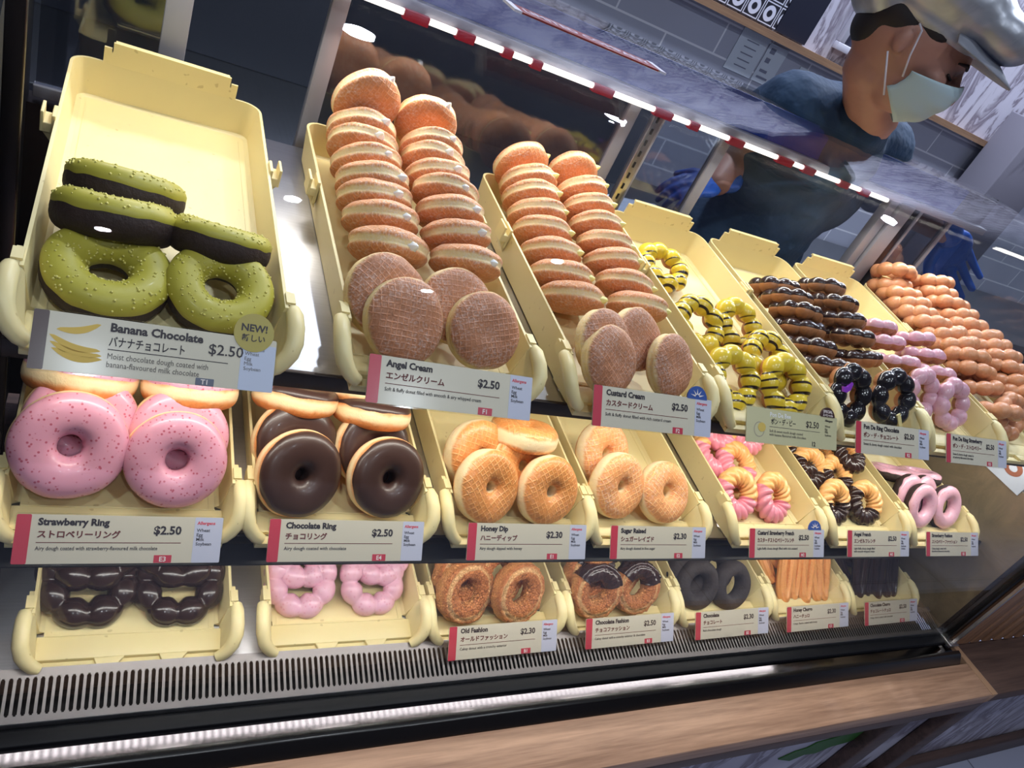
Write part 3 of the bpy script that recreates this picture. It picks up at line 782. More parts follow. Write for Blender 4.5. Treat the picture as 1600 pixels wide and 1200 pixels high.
# kind -> list of variants; each variant = list of (name, mesh, material, parent index or None, local matrix or None, kind)
KD = {}
def variants(kind, builder, n=2):
    KD[kind] = [builder(s) for s in range(n)]
def b_banana(s):
    base = ring(0.0412, 0.0135, 0.030, 0.88, 0.0010, 40, s)
    top = icing_cover(base, lo=0.10, hi=PI + 0.3, seed=s, wav=0.10, thick=0.0016)
    return [('cake_ring', G2('cake_ring', base, 72, 26), M_CHOCD, None, None, None), ('icing', G2('icing', top, 72, 20, closed_v=False), I_GREEN, None, None, None),
            ('crumbs', crumbs(s, top), NIBS, 1, None, 'stuff')]
variants('banana', b_banana)
def b_bun(mat, dab, flat=1.0):
    def f(s):
        base = bun(0.037, 0.0335 * flat, 0.62, 0.0013, 35, s)
        vs, fs = ringgrid(base, 56, 26, closed_v=False, v0=0.02, v1=PI - 0.02)
        vs = dent(vs, 0.016, 0.0016)
        n = len(vs); vs = list(vs); m = 27
        vs.append((0, 0, sum(vs[i * m][2] for i in range(56)) / 56)); vs.append((0, 0, sum(vs[i * m + 26][2] for i in range(56)) / 56))
        for i in range(56):
            i2 = (i + 1) % 56; fs.append((i * m, i2 * m, n)); fs.append((i * m + 26, i2 * m + 26, n + 1))
        out = [('bun', mesh('bun', vs, fs), mat, None, None, None)]
        if dab is not None:
            Mx = Matrix.Translation((0, 0.0335, -0.001)) @ Matrix.Rotation(-PI / 2, 4, 'X')
            out.append(('cream_dab', DAB, dab, None, Mx, None))
        return out
    return f
variants('angel', b_bun(M_ANGEL, C_WHITE), 3); variants('custard', b_bun(M_ANGEL, C_CUST), 3)
variants('angel_face', b_bun(M_FRONT, None, 0.92), 2)
def b_ring(Ro, Ri, H, dmat, imat=None, lo=0.0, e=0.8, amp=0.0012, thick=0.0012, wav=0.12, hi=PI + 0.5):
    def f(s):
        base = ring(Ro, Ri, H, e, amp, 38, s)
        out = [('dough_ring', G2('dough_ring', base, 72, 28), dmat, None, None, None)]
        if imat: out.append(('icing', G2('icing', icing_cover(base, lo=lo, hi=hi, seed=s, wav=wav, thick=thick), 80, 20, closed_v=False), imat, None, None, None))
        return out
    return f
variants('strawb', b_ring(0.037, 0.0082, 0.027, M_RINGD, I_PINK, lo=0.10))
variants('choco', b_ring(0.037, 0.0055, 0.026, M_RINGD, I_CHOC, lo=0.22))
variants('honey', b_ring(0.037, 0.0048, 0.0265, M_HONEY, e=0.75, amp=0.0016))
variants('sugar', b_ring(0.037, 0.0055, 0.0265, M_SUGARR, e=0.75, amp=0.0014))
def b_pon(dmat, imat, lo=-0.1, hi=PI + 0.1, thick=0.0012, Rm=0.0264, rb=0.0120):
    def f(s):
        base = pon(Rm, rb, seed=s)
        out = [('dough_ring', G2('dough_ring', base, 112, 24), dmat, None, None, None)]
        if imat: out.append(('icing', G2('icing', icing_cover(base, lo=lo, hi=hi, seed=s, wav=0.10, thick=thick), 112, 18, closed_v=False), imat, None, None, None))
        return out
    return f
variants('darkpon', b_pon(M_PONB, I_DARK)); variants('dkpon', b_pon(M_PONB, I_DARK, lo=-0.6, hi=PI + 0.6))
variants('pinkpon', b_pon(M_PONB, I_PINK2, lo=-0.5, hi=PI + 0.4)); variants('pkpon', b_pon(M_PONB, I_PINK2, lo=-0.6, hi=PI + 0.6))
variants('plainpon', b_pon(M_PLAIN, None), 3)
variants('bee', b_pon(M_PONB, I_YELLOW, lo=-0.35, hi=PI + 0.35), 2)
def b_blackpon(s):
    out = b_pon(M_PONB, I_BLACK, lo=-0.25, hi=PI + 0.25)(s)
    if s == 0: out.append(('purple_bow', MB().prism([(-0.009, -0.005), (-0.010, 0.001), (-0.002, 0.0005), (0.006, 0.006), (0.009, 0.004), (0.005, -0.003), (-0.002, -0.006)], 0.0125, 0.0150, 'z').build('tmp', None).data, PURPLE, None, Matrix.Translation((-0.0235, 0.010, -0.0015)), None))
    else: out.append(('wafer', MB().box(-0.003, 0.003, -0.009, 0.009, 0.0128, 0.0150).build('tmp', None).data, WCARD, None, Matrix.Translation((0.004, -0.0262, -0.0012)) @ Matrix.Rotation(0.5, 4, 'Z'), None))
    return out
variants('blackpon', b_blackpon, 2)
for o in [o for o in col.objects if o.name.startswith('tmp')]: bpy.data.objects.remove(o)
def b_old(dmat, imat=None, half=False, lo=0.0):
    def f(s):
        base = oldf(s)
        out = [('dough_ring', G2('dough_ring', base, 110, 40), dmat, None, None, None)]
        if imat and half:
            out.append(('chocolate_dip', G2('chocolate_dip', icing_cover(base, lo=-1.0, hi=PI + 0.9, seed=s, wav=0.05, thick=0.0018), 50, 34, closed_v=False, u0=0.42, u1=PI - 0.42, closed_u=False), imat, None, None, None))
        elif imat:
            out.append(('icing', G2('icing', icing_cover(base, lo=lo, hi=PI + 0.4, seed=s, wav=0.25, thick=0.0022), 90, 20, closed_v=False), imat, None, None, None))
        return out
    return f
variants('oldf', b_old(M_OLDF), 3); variants('halfch', b_old(M_OLDF, I_DARK, True)); variants('cakech', b_ring(0.0385, 0.0150, 0.0245, M_CAKE, e=0.95))
variants('strfash', b_ring(0.0375, 0.0145, 0.021, M_CHOCD, I_PINK2, lo=0.25, e=0.95, wav=0.25, thick=0.0016))
def b_crul(imat, u0, u1):
    def f(s):
        base = cruller(s)
        return [('twisted_ring', G2('twisted_ring', base, 150, 36), M_CRUL, None, None, None),
                ('glaze_dip', G2('glaze_dip', icing_cover(base, lo=-0.9, hi=PI + 0.8, seed=s, wav=0.1, thick=0.0014), 90, 30, closed_v=False, u0=u0, u1=u1, closed_u=False), imat, None, None, None)]
    return f
variants('pinkfr', b_crul(I_PINKF, PI * 0.92, PI * 1.98)); variants('chocfr', b_crul(I_DARK, PI * 0.95, PI * 2.0))
TMPL = {}
def make_donut(kind, variant, mw, label, cat, group, name):
    parts = KD[kind][variant % len(KD[kind])]
    if len(parts) == 1 and parts[0][4] is None:
        n, me, mt, _, _, _ = parts[0]
        if not me.materials: me.materials.append(mt)
        o = link(name, me); o.matrix_world = mw
        return tag(o, label, cat, group)
    r = thing(name, label, cat, mw, group)
    made = []
    for (n, me, mt, par, ml, kd) in parts:
        if len(me.materials) == 0 or (me is DAB):
            if me is DAB:
                me2 = bpy.data.meshes.get('cream_dab_' + mt.name)
                if me2 is None:
                    me2 = me.copy(); me2.name = 'cream_dab_' + mt.name; me2.materials.clear(); me2.materials.append(mt)
                me = me2
            else: me.materials.append(mt)
        o = link(n, me, None, made[par] if par is not None else r)
        if ml is not None: o.matrix_local = ml
        if kd: o['kind'] = kd
        made.append(o)
    return r
PLACE = [
    ('T1', 'banana', 'L', 8, 0.086, 0.0448, 0.0606, -0.009),
    ('T1', 'banana', 'L', -33, 0.086, 0.0456, 0.1084, 0.008),
    ('T1', 'banana', 'L', -33, 0.086, 0.05, 0.1417, 0.012),
    ('T1', 'banana', 'R', 20, 0.078, 0.1206, 0.0571, -0.004),
    ('T1', 'banana', 'R', -33, 0.078, 0.1195, 0.1024, 0.008),
    ('T2', 'angel', 'L', 46, 0.073, 0.041, 0.0359, 0.012),
    ('T2', 'angel', 'L', 44, 0.073, 0.0275, 0.0645, 0.014),
    ('T2', 'angel', 'R', 46, 0.07, 0.117, 0.0417, 0.012),
    ('T2', 'angel', 'R', 44, 0.07, 0.0961, 0.0687, 0.014),
    ('T2', 'angel', 'L', -45, 0.074, 0.0436, 0.1338, 0.0167),
    ('T2', 'angel', 'L', -47, 0.074, 0.0436, 0.1786, 0.0167),
    ('T2', 'angel', 'L', -50, 0.074, 0.0436, 0.2128, 0.0171),
    ('T2', 'angel', 'L', -52, 0.074, 0.0436, 0.2356, 0.0229),
    ('T2', 'angel', 'L', -55, 0.074, 0.0436, 0.2732, 0.0213),
    ('T2', 'angel', 'L', -58, 0.074, 0.0436, 0.3016, 0.0247),
    ('T2', 'angel', 'L', -62, 0.074, 0.0436, 0.3225, 0.0308),
    ('T2', 'angel', 'L', -80, 0.074, 0.0436, 0.345, 0.0576),
    ('T2', 'angel', 'R', -45, 0.07, 0.1162, 0.124, 0.0248),
    ('T2', 'angel', 'R', -47, 0.07, 0.1162, 0.1651, 0.0263),
    ('T2', 'angel', 'R', -50, 0.07, 0.1162, 0.1975, 0.0311),
    ('T2', 'angel', 'R', -52, 0.07, 0.1162, 0.227, 0.0352),
    ('T2', 'angel', 'R', -55, 0.07, 0.1162, 0.2608, 0.0338),
    ('T2', 'angel', 'R', -58, 0.07, 0.1162, 0.2871, 0.0364),
    ('T2', 'angel', 'R', -62, 0.07, 0.1162, 0.3056, 0.0416),
    ('T2', 'angel', 'R', -80, 0.07, 0.1162, 0.3497, 0.0517),
    ('T3', 'custard', 'L', 46, 0.068, 0.0319, 0.0261, 0.014),
    ('T3', 'custard', 'L', 44, 0.068, -0.0034, 0.0447, 0.018),
    ('T3', 'custard', 'R', 46, 0.066, 0.1123, 0.0325, 0.014),
    ('T3', 'custard', 'R', 44, 0.066, 0.0793, 0.0623, 0.018),
    ('T3', 'custard', 'L', -45, 0.072, 0.0382, 0.1349, 0.004),
    ('T3', 'custard', 'L', -47, 0.072, 0.0389, 0.1721, 0.004),
    ('T3', 'custard', 'L', -50, 0.072, 0.0418, 0.2149, 0.004),
    ('T3', 'custard', 'L', -52, 0.072, 0.0436, 0.2532, 0.0062),
    ('T3', 'custard', 'L', -55, 0.072, 0.0436, 0.283, 0.0116),
    ('T3', 'custard', 'L', -58, 0.072, 0.0436, 0.3133, 0.0167),
    ('T3', 'custard', 'L', -62, 0.072, 0.0436, 0.3349, 0.0243),
    ('T3', 'custard', 'L', -80, 0.072, 0.0436, 0.3722, 0.0277),
    ('T3', 'custard', 'R', -45, 0.068, 0.1179, 0.128, 0.0143),
    ('T3', 'custard', 'R', -47, 0.068, 0.1179, 0.166, 0.0151),
    ('T3', 'custard', 'R', -50, 0.068, 0.1179, 0.207, 0.0165),
    ('T3', 'custard', 'R', -52, 0.068, 0.1179, 0.2361, 0.0198),
    ('T3', 'custard', 'R', -55, 0.068, 0.1179, 0.2694, 0.0238),
    ('T3', 'custard', 'R', -58, 0.068, 0.1179, 0.3017, 0.0279),
    ('T3', 'custard', 'R', -62, 0.068, 0.1179, 0.3334, 0.0324),
    ('T3', 'custard', 'R', -75, 0.068, 0.1179, 0.374, 0.0373),
    ('T4', 'bee', 'L', 35, 0.08, 0.0266, 0.0572, -0.008),
    ('T4', 'bee', 'L', 28, 0.08, 0.0407, 0.1532, -0.008),
    ('T4', 'bee', 'L', 15, 0.08, 0.0484, 0.2717, -0.0075),
    ('T4', 'bee', 'R', 38, 0.08, 0.1179, 0.0548, -0.0037),
    ('T4', 'bee', 'R', 30, 0.08, 0.1179, 0.097, -0.0023),
    ('T4', 'bee', 'R', 30, 0.08, 0.1161, 0.1647, -0.006),
    ('T5', 'blackpon', 'L', 52, 0.082, 0.0374, 0.0467, 0.004),
    ('T5', 'blackpon', 'R', 52, 0.08, 0.1179, 0.0454, 0.0114),
    ('T5', 'darkpon', 'L', -40, 0.074, 0.0174, 0.0955, 0.004),
    ('T5', 'darkpon', 'L', -40, 0.074, 0.0255, 0.1326, 0.004),
    ('T5', 'darkpon', 'L', -42, 0.074, 0.0411, 0.1708, 0.004),
    ('T5', 'darkpon', 'L', -42, 0.074, 0.0436, 0.1921, 0.0165),
    ('T5', 'darkpon', 'L', -44, 0.074, 0.0436, 0.2193, 0.0182),
    ('T5', 'darkpon', 'L', -45, 0.074, 0.0436, 0.2499, 0.0134),
    ('T5', 'darkpon', 'R', -40, 0.07, 0.1162, 0.1225, 0.0098),
    ('T5', 'darkpon', 'R', -40, 0.07, 0.1162, 0.1515, 0.0217),
    ('T5', 'darkpon', 'R', -42, 0.07, 0.1162, 0.1802, 0.0277),
    ('T5', 'darkpon', 'R', -42, 0.07, 0.1162, 0.2081, 0.0351),
    ('T5', 'darkpon', 'R', -44, 0.07, 0.1162, 0.2412, 0.0368),
    ('T6', 'pinkpon', 'L', 52, 0.076, 0.0305, 0.076, 0.004),
    ('T6', 'pinkpon', 'R', 52, 0.078, 0.0957, 0.0637, 0.004),
    ('T6', 'pinkpon', 'L', -40, 0.07, 0.0389, 0.1404, 0.004),
    ('T6', 'pinkpon', 'L', -40, 0.07, 0.0436, 0.1828, 0.0073),
    ('T6', 'pinkpon', 'L', -42, 0.07, 0.0436, 0.2093, 0.0136),
    ('T6', 'pinkpon', 'R', -40, 0.07, 0.1179, 0.1296, 0.0053),
    ('T6', 'pinkpon', 'R', -40, 0.07, 0.1179, 0.1611, 0.0131),
    ('T6', 'pinkpon', 'R', -42, 0.07, 0.1179, 0.1927, 0.0192),
    ('T7', 'plainpon', 'L', -42, 0.077, 0.008, 0.0662, 0.004),
    ('T7', 'plainpon', 'L', -42, 0.077, 0.0404, 0.1165, 0.0064),
    ('T7', 'plainpon', 'L', -42, 0.077, 0.0404, 0.1438, 0.0151),
    ('T7', 'plainpon', 'L', -42, 0.077, 0.0404, 0.1658, 0.0253),
    ('T7', 'plainpon', 'L', -42, 0.077, 0.0404, 0.1948, 0.0281),
    ('T7', 'plainpon', 'L', -42, 0.077, 0.0404, 0.2222, 0.0261),
    ('T7', 'plainpon', 'L', -42, 0.077, 0.0404, 0.2505, 0.0211),
    ('T7', 'plainpon', 'L', -42, 0.077, 0.0404, 0.279, 0.0182),
    ('T7', 'plainpon', 'L', -42, 0.077, 0.0404, 0.3039, 0.0204),
    ('T7', 'plainpon', 'L', -42, 0.077, 0.0404, 0.3285, 0.0203),
    ('T7', 'plainpon', 'L', -42, 0.077, 0.0404, 0.3538, 0.0203),
    ('T7', 'plainpon', 'L', -42, 0.077, 0.0404, 0.3655, 0.0429),
    ('T7', 'plainpon', 'R', 48, 0.077, 0.0684, 0.0604, 0.004),
    ('T7', 'plainpon', 'R', -42, 0.077, 0.1211, 0.1052, 0.0202),
    ('T7', 'plainpon', 'R', -42, 0.077, 0.1211, 0.1251, 0.0266),
    ('T7', 'plainpon', 'R', -42, 0.077, 0.1211, 0.1467, 0.0303),
    ('T7', 'plainpon', 'R', -42, 0.077, 0.1211, 0.1681, 0.0376),
    ('T7', 'plainpon', 'R', -42, 0.077, 0.1211, 0.1927, 0.0395),
    ('T7', 'plainpon', 'R', -42, 0.077, 0.1211, 0.2155, 0.0407),
    ('T7', 'plainpon', 'R', -42, 0.077, 0.1211, 0.2444, 0.037),
    ('T7', 'plainpon', 'R', -42, 0.077, 0.1211, 0.2702, 0.0397),
    ('T7', 'plainpon', 'R', -42, 0.077, 0.1211, 0.2966, 0.041),
    ('T7', 'plainpon', 'R', -42, 0.077, 0.1211, 0.3246, 0.0415),
    ('T7', 'plainpon', 'R', -42, 0.077, 0.1211, 0.3477, 0.0511),
    ('M1', 'strawb', 'L', 50, 0.09, 0.0348, 0.0543, 0.024),
    ('M1', 'strawb', 'L', 48, 0.09, 0.0419, 0.0818, 0.022),
    ('M1', 'strawb', 'L', -38, 0.09, 0.0375, 0.121, 0.038),
    ('M1', 'strawb', 'R', 50, 0.086, 0.1164, 0.0507, 0.018),
    ('M1', 'strawb', 'R', 48, 0.086, 0.1185, 0.0769, 0.02),
    ('M1', 'strawb', 'R', -38, 0.086, 0.1251, 0.1206, 0.036),
    ('M2', 'choco', 'L', 50, 0.086, 0.0352, 0.0461, 0.012),
    ('M2', 'choco', 'L', 48, 0.086, 0.028, 0.0832, 0.013),
    ('M2', 'choco', 'L', -35, 0.086, 0.0297, 0.1261, 0.034),
    ('M2', 'choco', 'L', -35, 0.086, 0.0382, 0.1543, 0.044),
    ('M2', 'choco', 'R', 50, 0.084, 0.1231, 0.0477, 0.012),
    ('M2', 'choco', 'R', 48, 0.084, 0.1134, 0.0843, 0.013),
    ('M2', 'choco', 'R', -35, 0.084, 0.1119, 0.1164, 0.034),
    ('M2', 'choco', 'R', -35, 0.084, 0.1009, 0.1428, 0.042),
    ('M3', 'honey', 'L', 50, 0.083, 0.0311, 0.0421, 0.012),
    ('M3', 'honey', 'L', 48, 0.083, 0.0128, 0.084, 0.014),
    ('M3', 'honey', 'R', 50, 0.082, 0.116, 0.0412, 0.012),
    ('M3', 'honey', 'R', 45, 0.082, 0.0901, 0.0741, 0.013),
    ('M3', 'honey', 'R', -28, 0.082, 0.0933, 0.1021, 0.036),
    ('M4', 'sugar', 'L', 50, 0.083, 0.0273, 0.0538, 0.012),
    ('M4', 'sugar', 'L', 48, 0.083, 0.0185, 0.1038, 0.012),
    ('M4', 'sugar', 'R', 38, 0.08, 0.1107, 0.0492, 0.008),
    ('M5', 'pinkfr', 'L', 40, 0.077, 0.0185, 0.0639, -0.004),
    ('M5', 'pinkfr', 'L', 20, 0.077, 0.0238, 0.1361, -0.004),
    ('M5', 'pinkfr', 'L', 20, 0.077, 0.0484, 0.172, 0.0148),
    ('M5', 'pinkfr', 'R', 40, 0.077, 0.1051, 0.06, -0.004),
    ('M5', 'pinkfr', 'R', 25, 0.077, 0.0705, 0.118, -0.004),
    ('M5', 'pinkfr', 'R', 20, 0.077, 0.1162, 0.1751, 0.0094),
    ('M6', 'chocfr', 'L', 45, 0.077, 0.0159, 0.0553, -0.004),
    ('M6', 'chocfr', 'L', 35, 0.077, 0.0163, 0.1238, -0.004),
    ('M6', 'chocfr', 'L', 15, 0.077, 0.0171, 0.1475, -0.004),
    ('M6', 'chocfr', 'R', 40, 0.075, 0.1119, 0.0578, -0.004),
    ('M6', 'chocfr', 'R', 30, 0.075, 0.0877, 0.1103, -0.004),
    ('M6', 'chocfr', 'R', 20, 0.075, 0.0807, 0.1502, 0.0054),
    ('M6', 'chocfr', 'R', 20, 0.075, 0.123, 0.1415, 0.02),
    ('M7', 'strfash', 'L', 52, 0.076, 0.0387, 0.0478, 0.0086),
    ('M7', 'strfash', 'L', 50, 0.076, 0.0031, 0.0707, 0.004),
    ('M7', 'strfash', 'L', -35, 0.076, 0.0184, 0.1202, 0.004),
    ('M7', 'strfash', 'R', 52, 0.076, 0.1179, 0.0508, 0.0049),
    ('M7', 'strfash', 'R', 50, 0.076, 0.0762, 0.0713, 0.004),
    ('M7', 'strfash', 'R', -35, 0.076, 0.1162, 0.1179, 0.0041),
    ('B1', 'dkpon', 'L', 18, 0.094, 0.038, 0.0787, -0.011),
    ('B1', 'dkpon', 'L', 22, 0.094, 0.0353, 0.1071, 0.01),
    ('B1', 'dkpon', 'R', 18, 0.09, 0.1204, 0.0744, -0.011),
    ('B1', 'dkpon', 'R', 22, 0.09, 0.1188, 0.1058, 0.01),
    ('B2', 'pkpon', 'L', 28, 0.082, 0.0354, 0.0718, -0.008),
    ('B2', 'pkpon', 'L', 30, 0.082, 0.0368, 0.099, 0.008),
    ('B2', 'pkpon', 'R', 28, 0.08, 0.1192, 0.0697, -0.008),
    ('B2', 'pkpon', 'R', 30, 0.08, 0.1269, 0.0987, 0.008),
    ('B3', 'oldf', 'L', 50, 0.08, 0.0297, 0.042, 0.01),
    ('B3', 'oldf', 'L', 48, 0.08, 0.0073, 0.0615, 0.012),
    ('B3', 'oldf', 'L', -30, 0.08, 0.017, 0.0917, 0.032),
    ('B3', 'oldf', 'L', -30, 0.08, 0.0069, 0.1056, 0.044),
    ('B3', 'oldf', 'R', 50, 0.08, 0.1088, 0.0385, 0.01),
    ('B3', 'oldf', 'R', 48, 0.08, 0.0855, 0.0617, 0.012),
    ('B4', 'halfch', 'L', 50, 0.078, 0.0243, 0.0368, 0.01),
    ('B4', 'halfch', 'L', 48, 0.078, 0.0005, 0.0624, 0.012),
    ('B4', 'halfch', 'L', -30, 0.078, 0.0012, 0.0898, 0.034),
    ('B4', 'halfch', 'R', 50, 0.077, 0.105, 0.0403, 0.01),
    ('B4', 'halfch', 'R', 48, 0.077, 0.0823, 0.066, 0.012),
    ('B5', 'cakech', 'L', 50, 0.075, 0.0382, 0.0448, 0.002),
    ('B5', 'cakech', 'L', 48, 0.075, 0.0042, 0.0651, 0.002),
    ('B5', 'cakech', 'R', 50, 0.075, 0.1069, 0.0418, 0.002),
    ('B5', 'cakech', 'R', 45, 0.075, 0.0852, 0.0692, 0.002),
    ('B5', 'cakech', 'R', -30, 0.075, 0.0969, 0.1035, 0.0113),
]

DESC = {
 'banana': ('ring_doughnut', 'dark ring with crumb-speckled green coating', 'green-coated rings'),
 'angel': ('cream_filled_doughnut', 'sugared doughnut with white cream dab', 'white-cream doughnuts'),
 'angel_face': ('cream_filled_doughnut', 'flat-facing sugared waffle-marked doughnut', 'white-cream doughnuts'),
 'custard_face': ('cream_filled_doughnut', 'waffle-marked doughnut of the custard batch', 'custard doughnuts'),
 'custard': ('cream_filled_doughnut', 'sugared doughnut with yellow custard dab', 'custard doughnuts'),
 'bee': ('ball_ring_doughnut', 'yellow ball ring with dark stripes', 'striped yellow ball rings'),
 'blackpon': ('ball_ring_doughnut', 'glossy black ball ring facing out', 'chocolate ball rings, top shelf'),
 'darkpon': ('ball_ring_doughnut', 'chocolate-topped ball ring on edge', 'chocolate ball rings, top shelf'),
 'pinkpon': ('ball_ring_doughnut', 'pale pink ball ring on the top shelf', 'pink ball rings, top shelf'),
 'plainpon': ('ball_ring_doughnut', 'plain orange-brown ball ring', 'plain ball rings'),
 'strawb': ('ring_doughnut', 'pink-glazed ring with red specks', 'pink-glazed rings'),
 'choco': ('ring_doughnut', 'smooth chocolate-glazed ring', 'chocolate-glazed rings'),
 'honey': ('ring_doughnut', 'shiny golden waffle-marked ring', 'golden glazed rings'),
 'sugar': ('ring_doughnut', 'pale sugared waffle-marked ring', 'sugared rings'),
 'pinkfr': ('cruller', 'twisted cruller dipped in pink', 'pink-dipped crullers'),
 'chocfr': ('cruller', 'twisted cruller dipped in dark chocolate', 'chocolate-dipped crullers'),
 'strfash': ('ring_doughnut', 'dark ring topped with pale pink', 'pink-topped dark rings'),
 'dkpon': ('ball_ring_doughnut', 'dark chocolate ball ring of bottom row', 'dark ball rings, bottom row'),
 'pkpon': ('ball_ring_doughnut', 'pink ball ring of the bottom row', 'pink ball rings, bottom row'),
 'oldf': ('ring_doughnut', 'craggy plain brown ring', 'craggy brown rings'),
 'halfch': ('ring_doughnut', 'craggy ring half dipped in chocolate', 'half-dipped craggy rings'),
 'cakech': ('ring_doughnut', 'almost black cake ring', 'black cake rings')}
ORD = ['frontmost', 'second from front', 'third from front', 'fourth from front', 'fifth from front', 'sixth from front', 'seventh from front', 'eighth from front', 'ninth from front', 'tenth from front', 'eleventh from front', 'twelfth from front', 'thirteenth from front']
cnt = {}
tot = {}
for (t, kd, cl, a, D, x, v_, h) in PLACE: tot[(t, cl)] = tot.get((t, cl), 0) + 1
rnd = random.Random(11)
for (t, kd, cl, a, D, x, v_, h) in PLACE:
    k = cnt.get((t, cl), 0); cnt[(t, cl)] = k + 1
    kind = kd
    dk = kd
    if kd in ('angel', 'custard') and a > 0: kind = 'angel_face'; dk = 'angel_face' if kd == 'angel' else 'custard_face'
    nm, desc, grp = DESC[dk]
    kx_ = 0.42 if t in ('M1', 'M2', 'T2', 'B1', 'B2') else 0.47
    x = min(max(x, D * kx_ - 0.002), W - D * kx_ + 0.002)
    side = 'left' if cl == 'L' else 'right'
    pos = 'rearmost' if (k == tot[(t, cl)] - 1 and k > 0) else ORD[k]
    lab = '%s, %s in the %s column' % (desc, pos, side)
    back = a < 0
    yaw = math.radians(rnd.uniform(-8, 8) if back else (rnd.uniform(7, 17) if t in ('M2', 'M3', 'M4', 'T2', 'T3', 'B3') else rnd.uniform(-4, 8)))
    if t == 'T7' and back: yaw *= 1.8
    if kd in ('angel', 'custard') and a < 0: spin = math.radians(rnd.uniform(190, 208) if t == 'T2' else rnd.uniform(212, 232))
    elif kd == 'bee': spin = math.radians(rnd.choice((-40, 0, 25, 160)))
    elif kd in ('halfch',): spin = math.radians(rnd.uniform(-10, 8))
    elif kd in ('pinkfr', 'chocfr'): spin = math.radians(rnd.uniform(-40, 5))
    elif kd in ('dkpon', 'pkpon'): spin = math.radians(22.5)
    elif kd == 'blackpon': spin = 0
    else: spin = rnd.uniform(0, 2 * PI)
    mw = trayM(t) @ Matrix.Translation((x, v_, h)) @ Matrix.Rotation(yaw, 4, 'Z') @ Matrix.Rotation(math.radians(a), 4, 'X') @ Matrix.Rotation(math.radians(rnd.uniform(-3, 3)), 4, 'Y') @ Matrix.Rotation(spin, 4, 'Z') @ Matrix.Scale(D / (0.0824 if kd == 'banana' else 0.0755), 4)
    make_donut(kind, (k + (0 if cl == 'L' else 1)), mw, lab, 'cruller' if nm == 'cruller' else 'doughnut', grp, nm)

# ------------------------------------------------------------------ churros
def churro_path(L, w):
    def f(t):
        # elongated loop in the xy plane, long axis y
        return (w * math.cos(t) * (1 - 0.35 * abs(math.sin(t)) ** 6), L * math.sin(t) * (1 - 0.02 * math.cos(4 * t)), 0.0006 * math.sin(3 * t))
    return f
CH = [loopmesh('fried_stick_loop', churro_path(0.052, 0.0085), 0.0072, 8, 0.22, 130, 32, s) for s in range(2)]
CH2 = [loopmesh('chocolate_stick_loop', churro_path(0.052, 0.0085), 0.0074, 8, 0.16, 130, 32, s + 5) for s in range(2)]
for m_ in CH: m_.materials.append(M_CHURRO)
for m_ in CH2: m_.materials.append(I_DARK)
def churros(t, meshes, nm, desc, grp):
    spots = [(0.052, 0.066, 0.012, 42, -4, 'leftmost of the front upright row'), (0.075, 0.066, 0.012, 42, -2, 'second of the front upright row'), (0.098, 0.066, 0.012, 42, 2, 'third of the front upright row'),
             (0.121, 0.066, 0.012, 42, 3, 'fourth of the front upright row'), (0.142, 0.067, 0.012, 42, 5, 'rightmost of the front upright row'),
             (0.026, 0.105, 0.004, 30, 22, 'slanting at the left side, lower'), (0.038, 0.125, 0.018, 26, 26, 'slanting at the left side, upper'),
             (0.070, 0.120, 0.022, 30, 8, 'behind the upright row, left'), (0.115, 0.118, 0.022, 30, -6, 'behind the upright row, right')]
    rc_ = random.Random(5)
    for i, (x, v_, h, a, yaw, where) in enumerate(spots):
        v_ += rc_.uniform(-0.004, 0.004); yaw += rc_.uniform(-3, 3); a += rc_.uniform(-4, 4)
        mw = trayM(t) @ Matrix.Translation((x, v_, h)) @ Matrix.Rotation(math.radians(yaw), 4, 'Z') @ Matrix.Rotation(math.radians(a), 4, 'X') @ Matrix.Rotation(math.radians(6 if i % 2 else -5), 4, 'Y')
        o = link(nm, meshes[i % 2]); o.matrix_world = mw
        tag(o, '%s, %s' % (desc, where), 'fried stick', grp)
churros('B6', CH, 'churro', 'golden ridged fried stick loop', 'golden fried sticks')
churros('B7', CH2, 'churro', 'chocolate-coated ridged stick loop', 'chocolate fried sticks')

# ------------------------------------------------------------------ price cards
AL = 0.7671; LW = 0.150; LH = 0.038
CARD = simple('card_cream', srgb(212, 204, 184), 0.35, coat=0.25)
CARDW = simple('card_white', srgb(200, 202, 220), 0.35, coat=0.25)
CARDB = simple('card_bluegrey', srgb(196, 204, 226), 0.35, coat=0.25)
CARDG = simple('card_greygreen', srgb(206, 200, 160), 0.35, coat=0.25)
REDC = simple('card_red', srgb(198, 60, 80), 0.35, coat=0.25)
BRNC = simple('card_brown', srgb(70, 44, 44), 0.35, coat=0.25)
INK = simple('ink_dark', srgb(44, 36, 44), 0.5)
INKR = simple('ink_maroon', srgb(104, 40, 40), 0.5)
INKRED = simple('ink_red', srgb(212, 56, 70), 0.5)
INKG = simple('ink_grey', srgb(96, 88, 84), 0.5)
INKW = simple('ink_white', srgb(238, 226, 222), 0.5)
ACRYL = glass_mat('clear_acrylic', (0.97, 0.98, 0.98, 1), 1.45, 0.04)
def textmesh(s, size, bold=0.0, align='LEFT', sx=1.0):
    cu = bpy.data.curves.new('txt', 'FONT'); cu.body = s; cu.size = size; cu.align_x = align
    cu.resolution_u = 2; cu.offset = bold; cu.extrude = 0.00005
    o = bpy.data.objects.new('txt', cu); col.objects.link(o)
    dg = bpy.context.evaluated_depsgraph_get(); dg.update()
    me = bpy.data.meshes.new_from_object(o.evaluated_get(dg)); me.name = 'lettering'
    bpy.data.objects.remove(o)
    if sx != 1.0:
        me.transform(Matrix.Diagonal((sx, 1, 1, 1)))
    me.materials.clear()
    return me
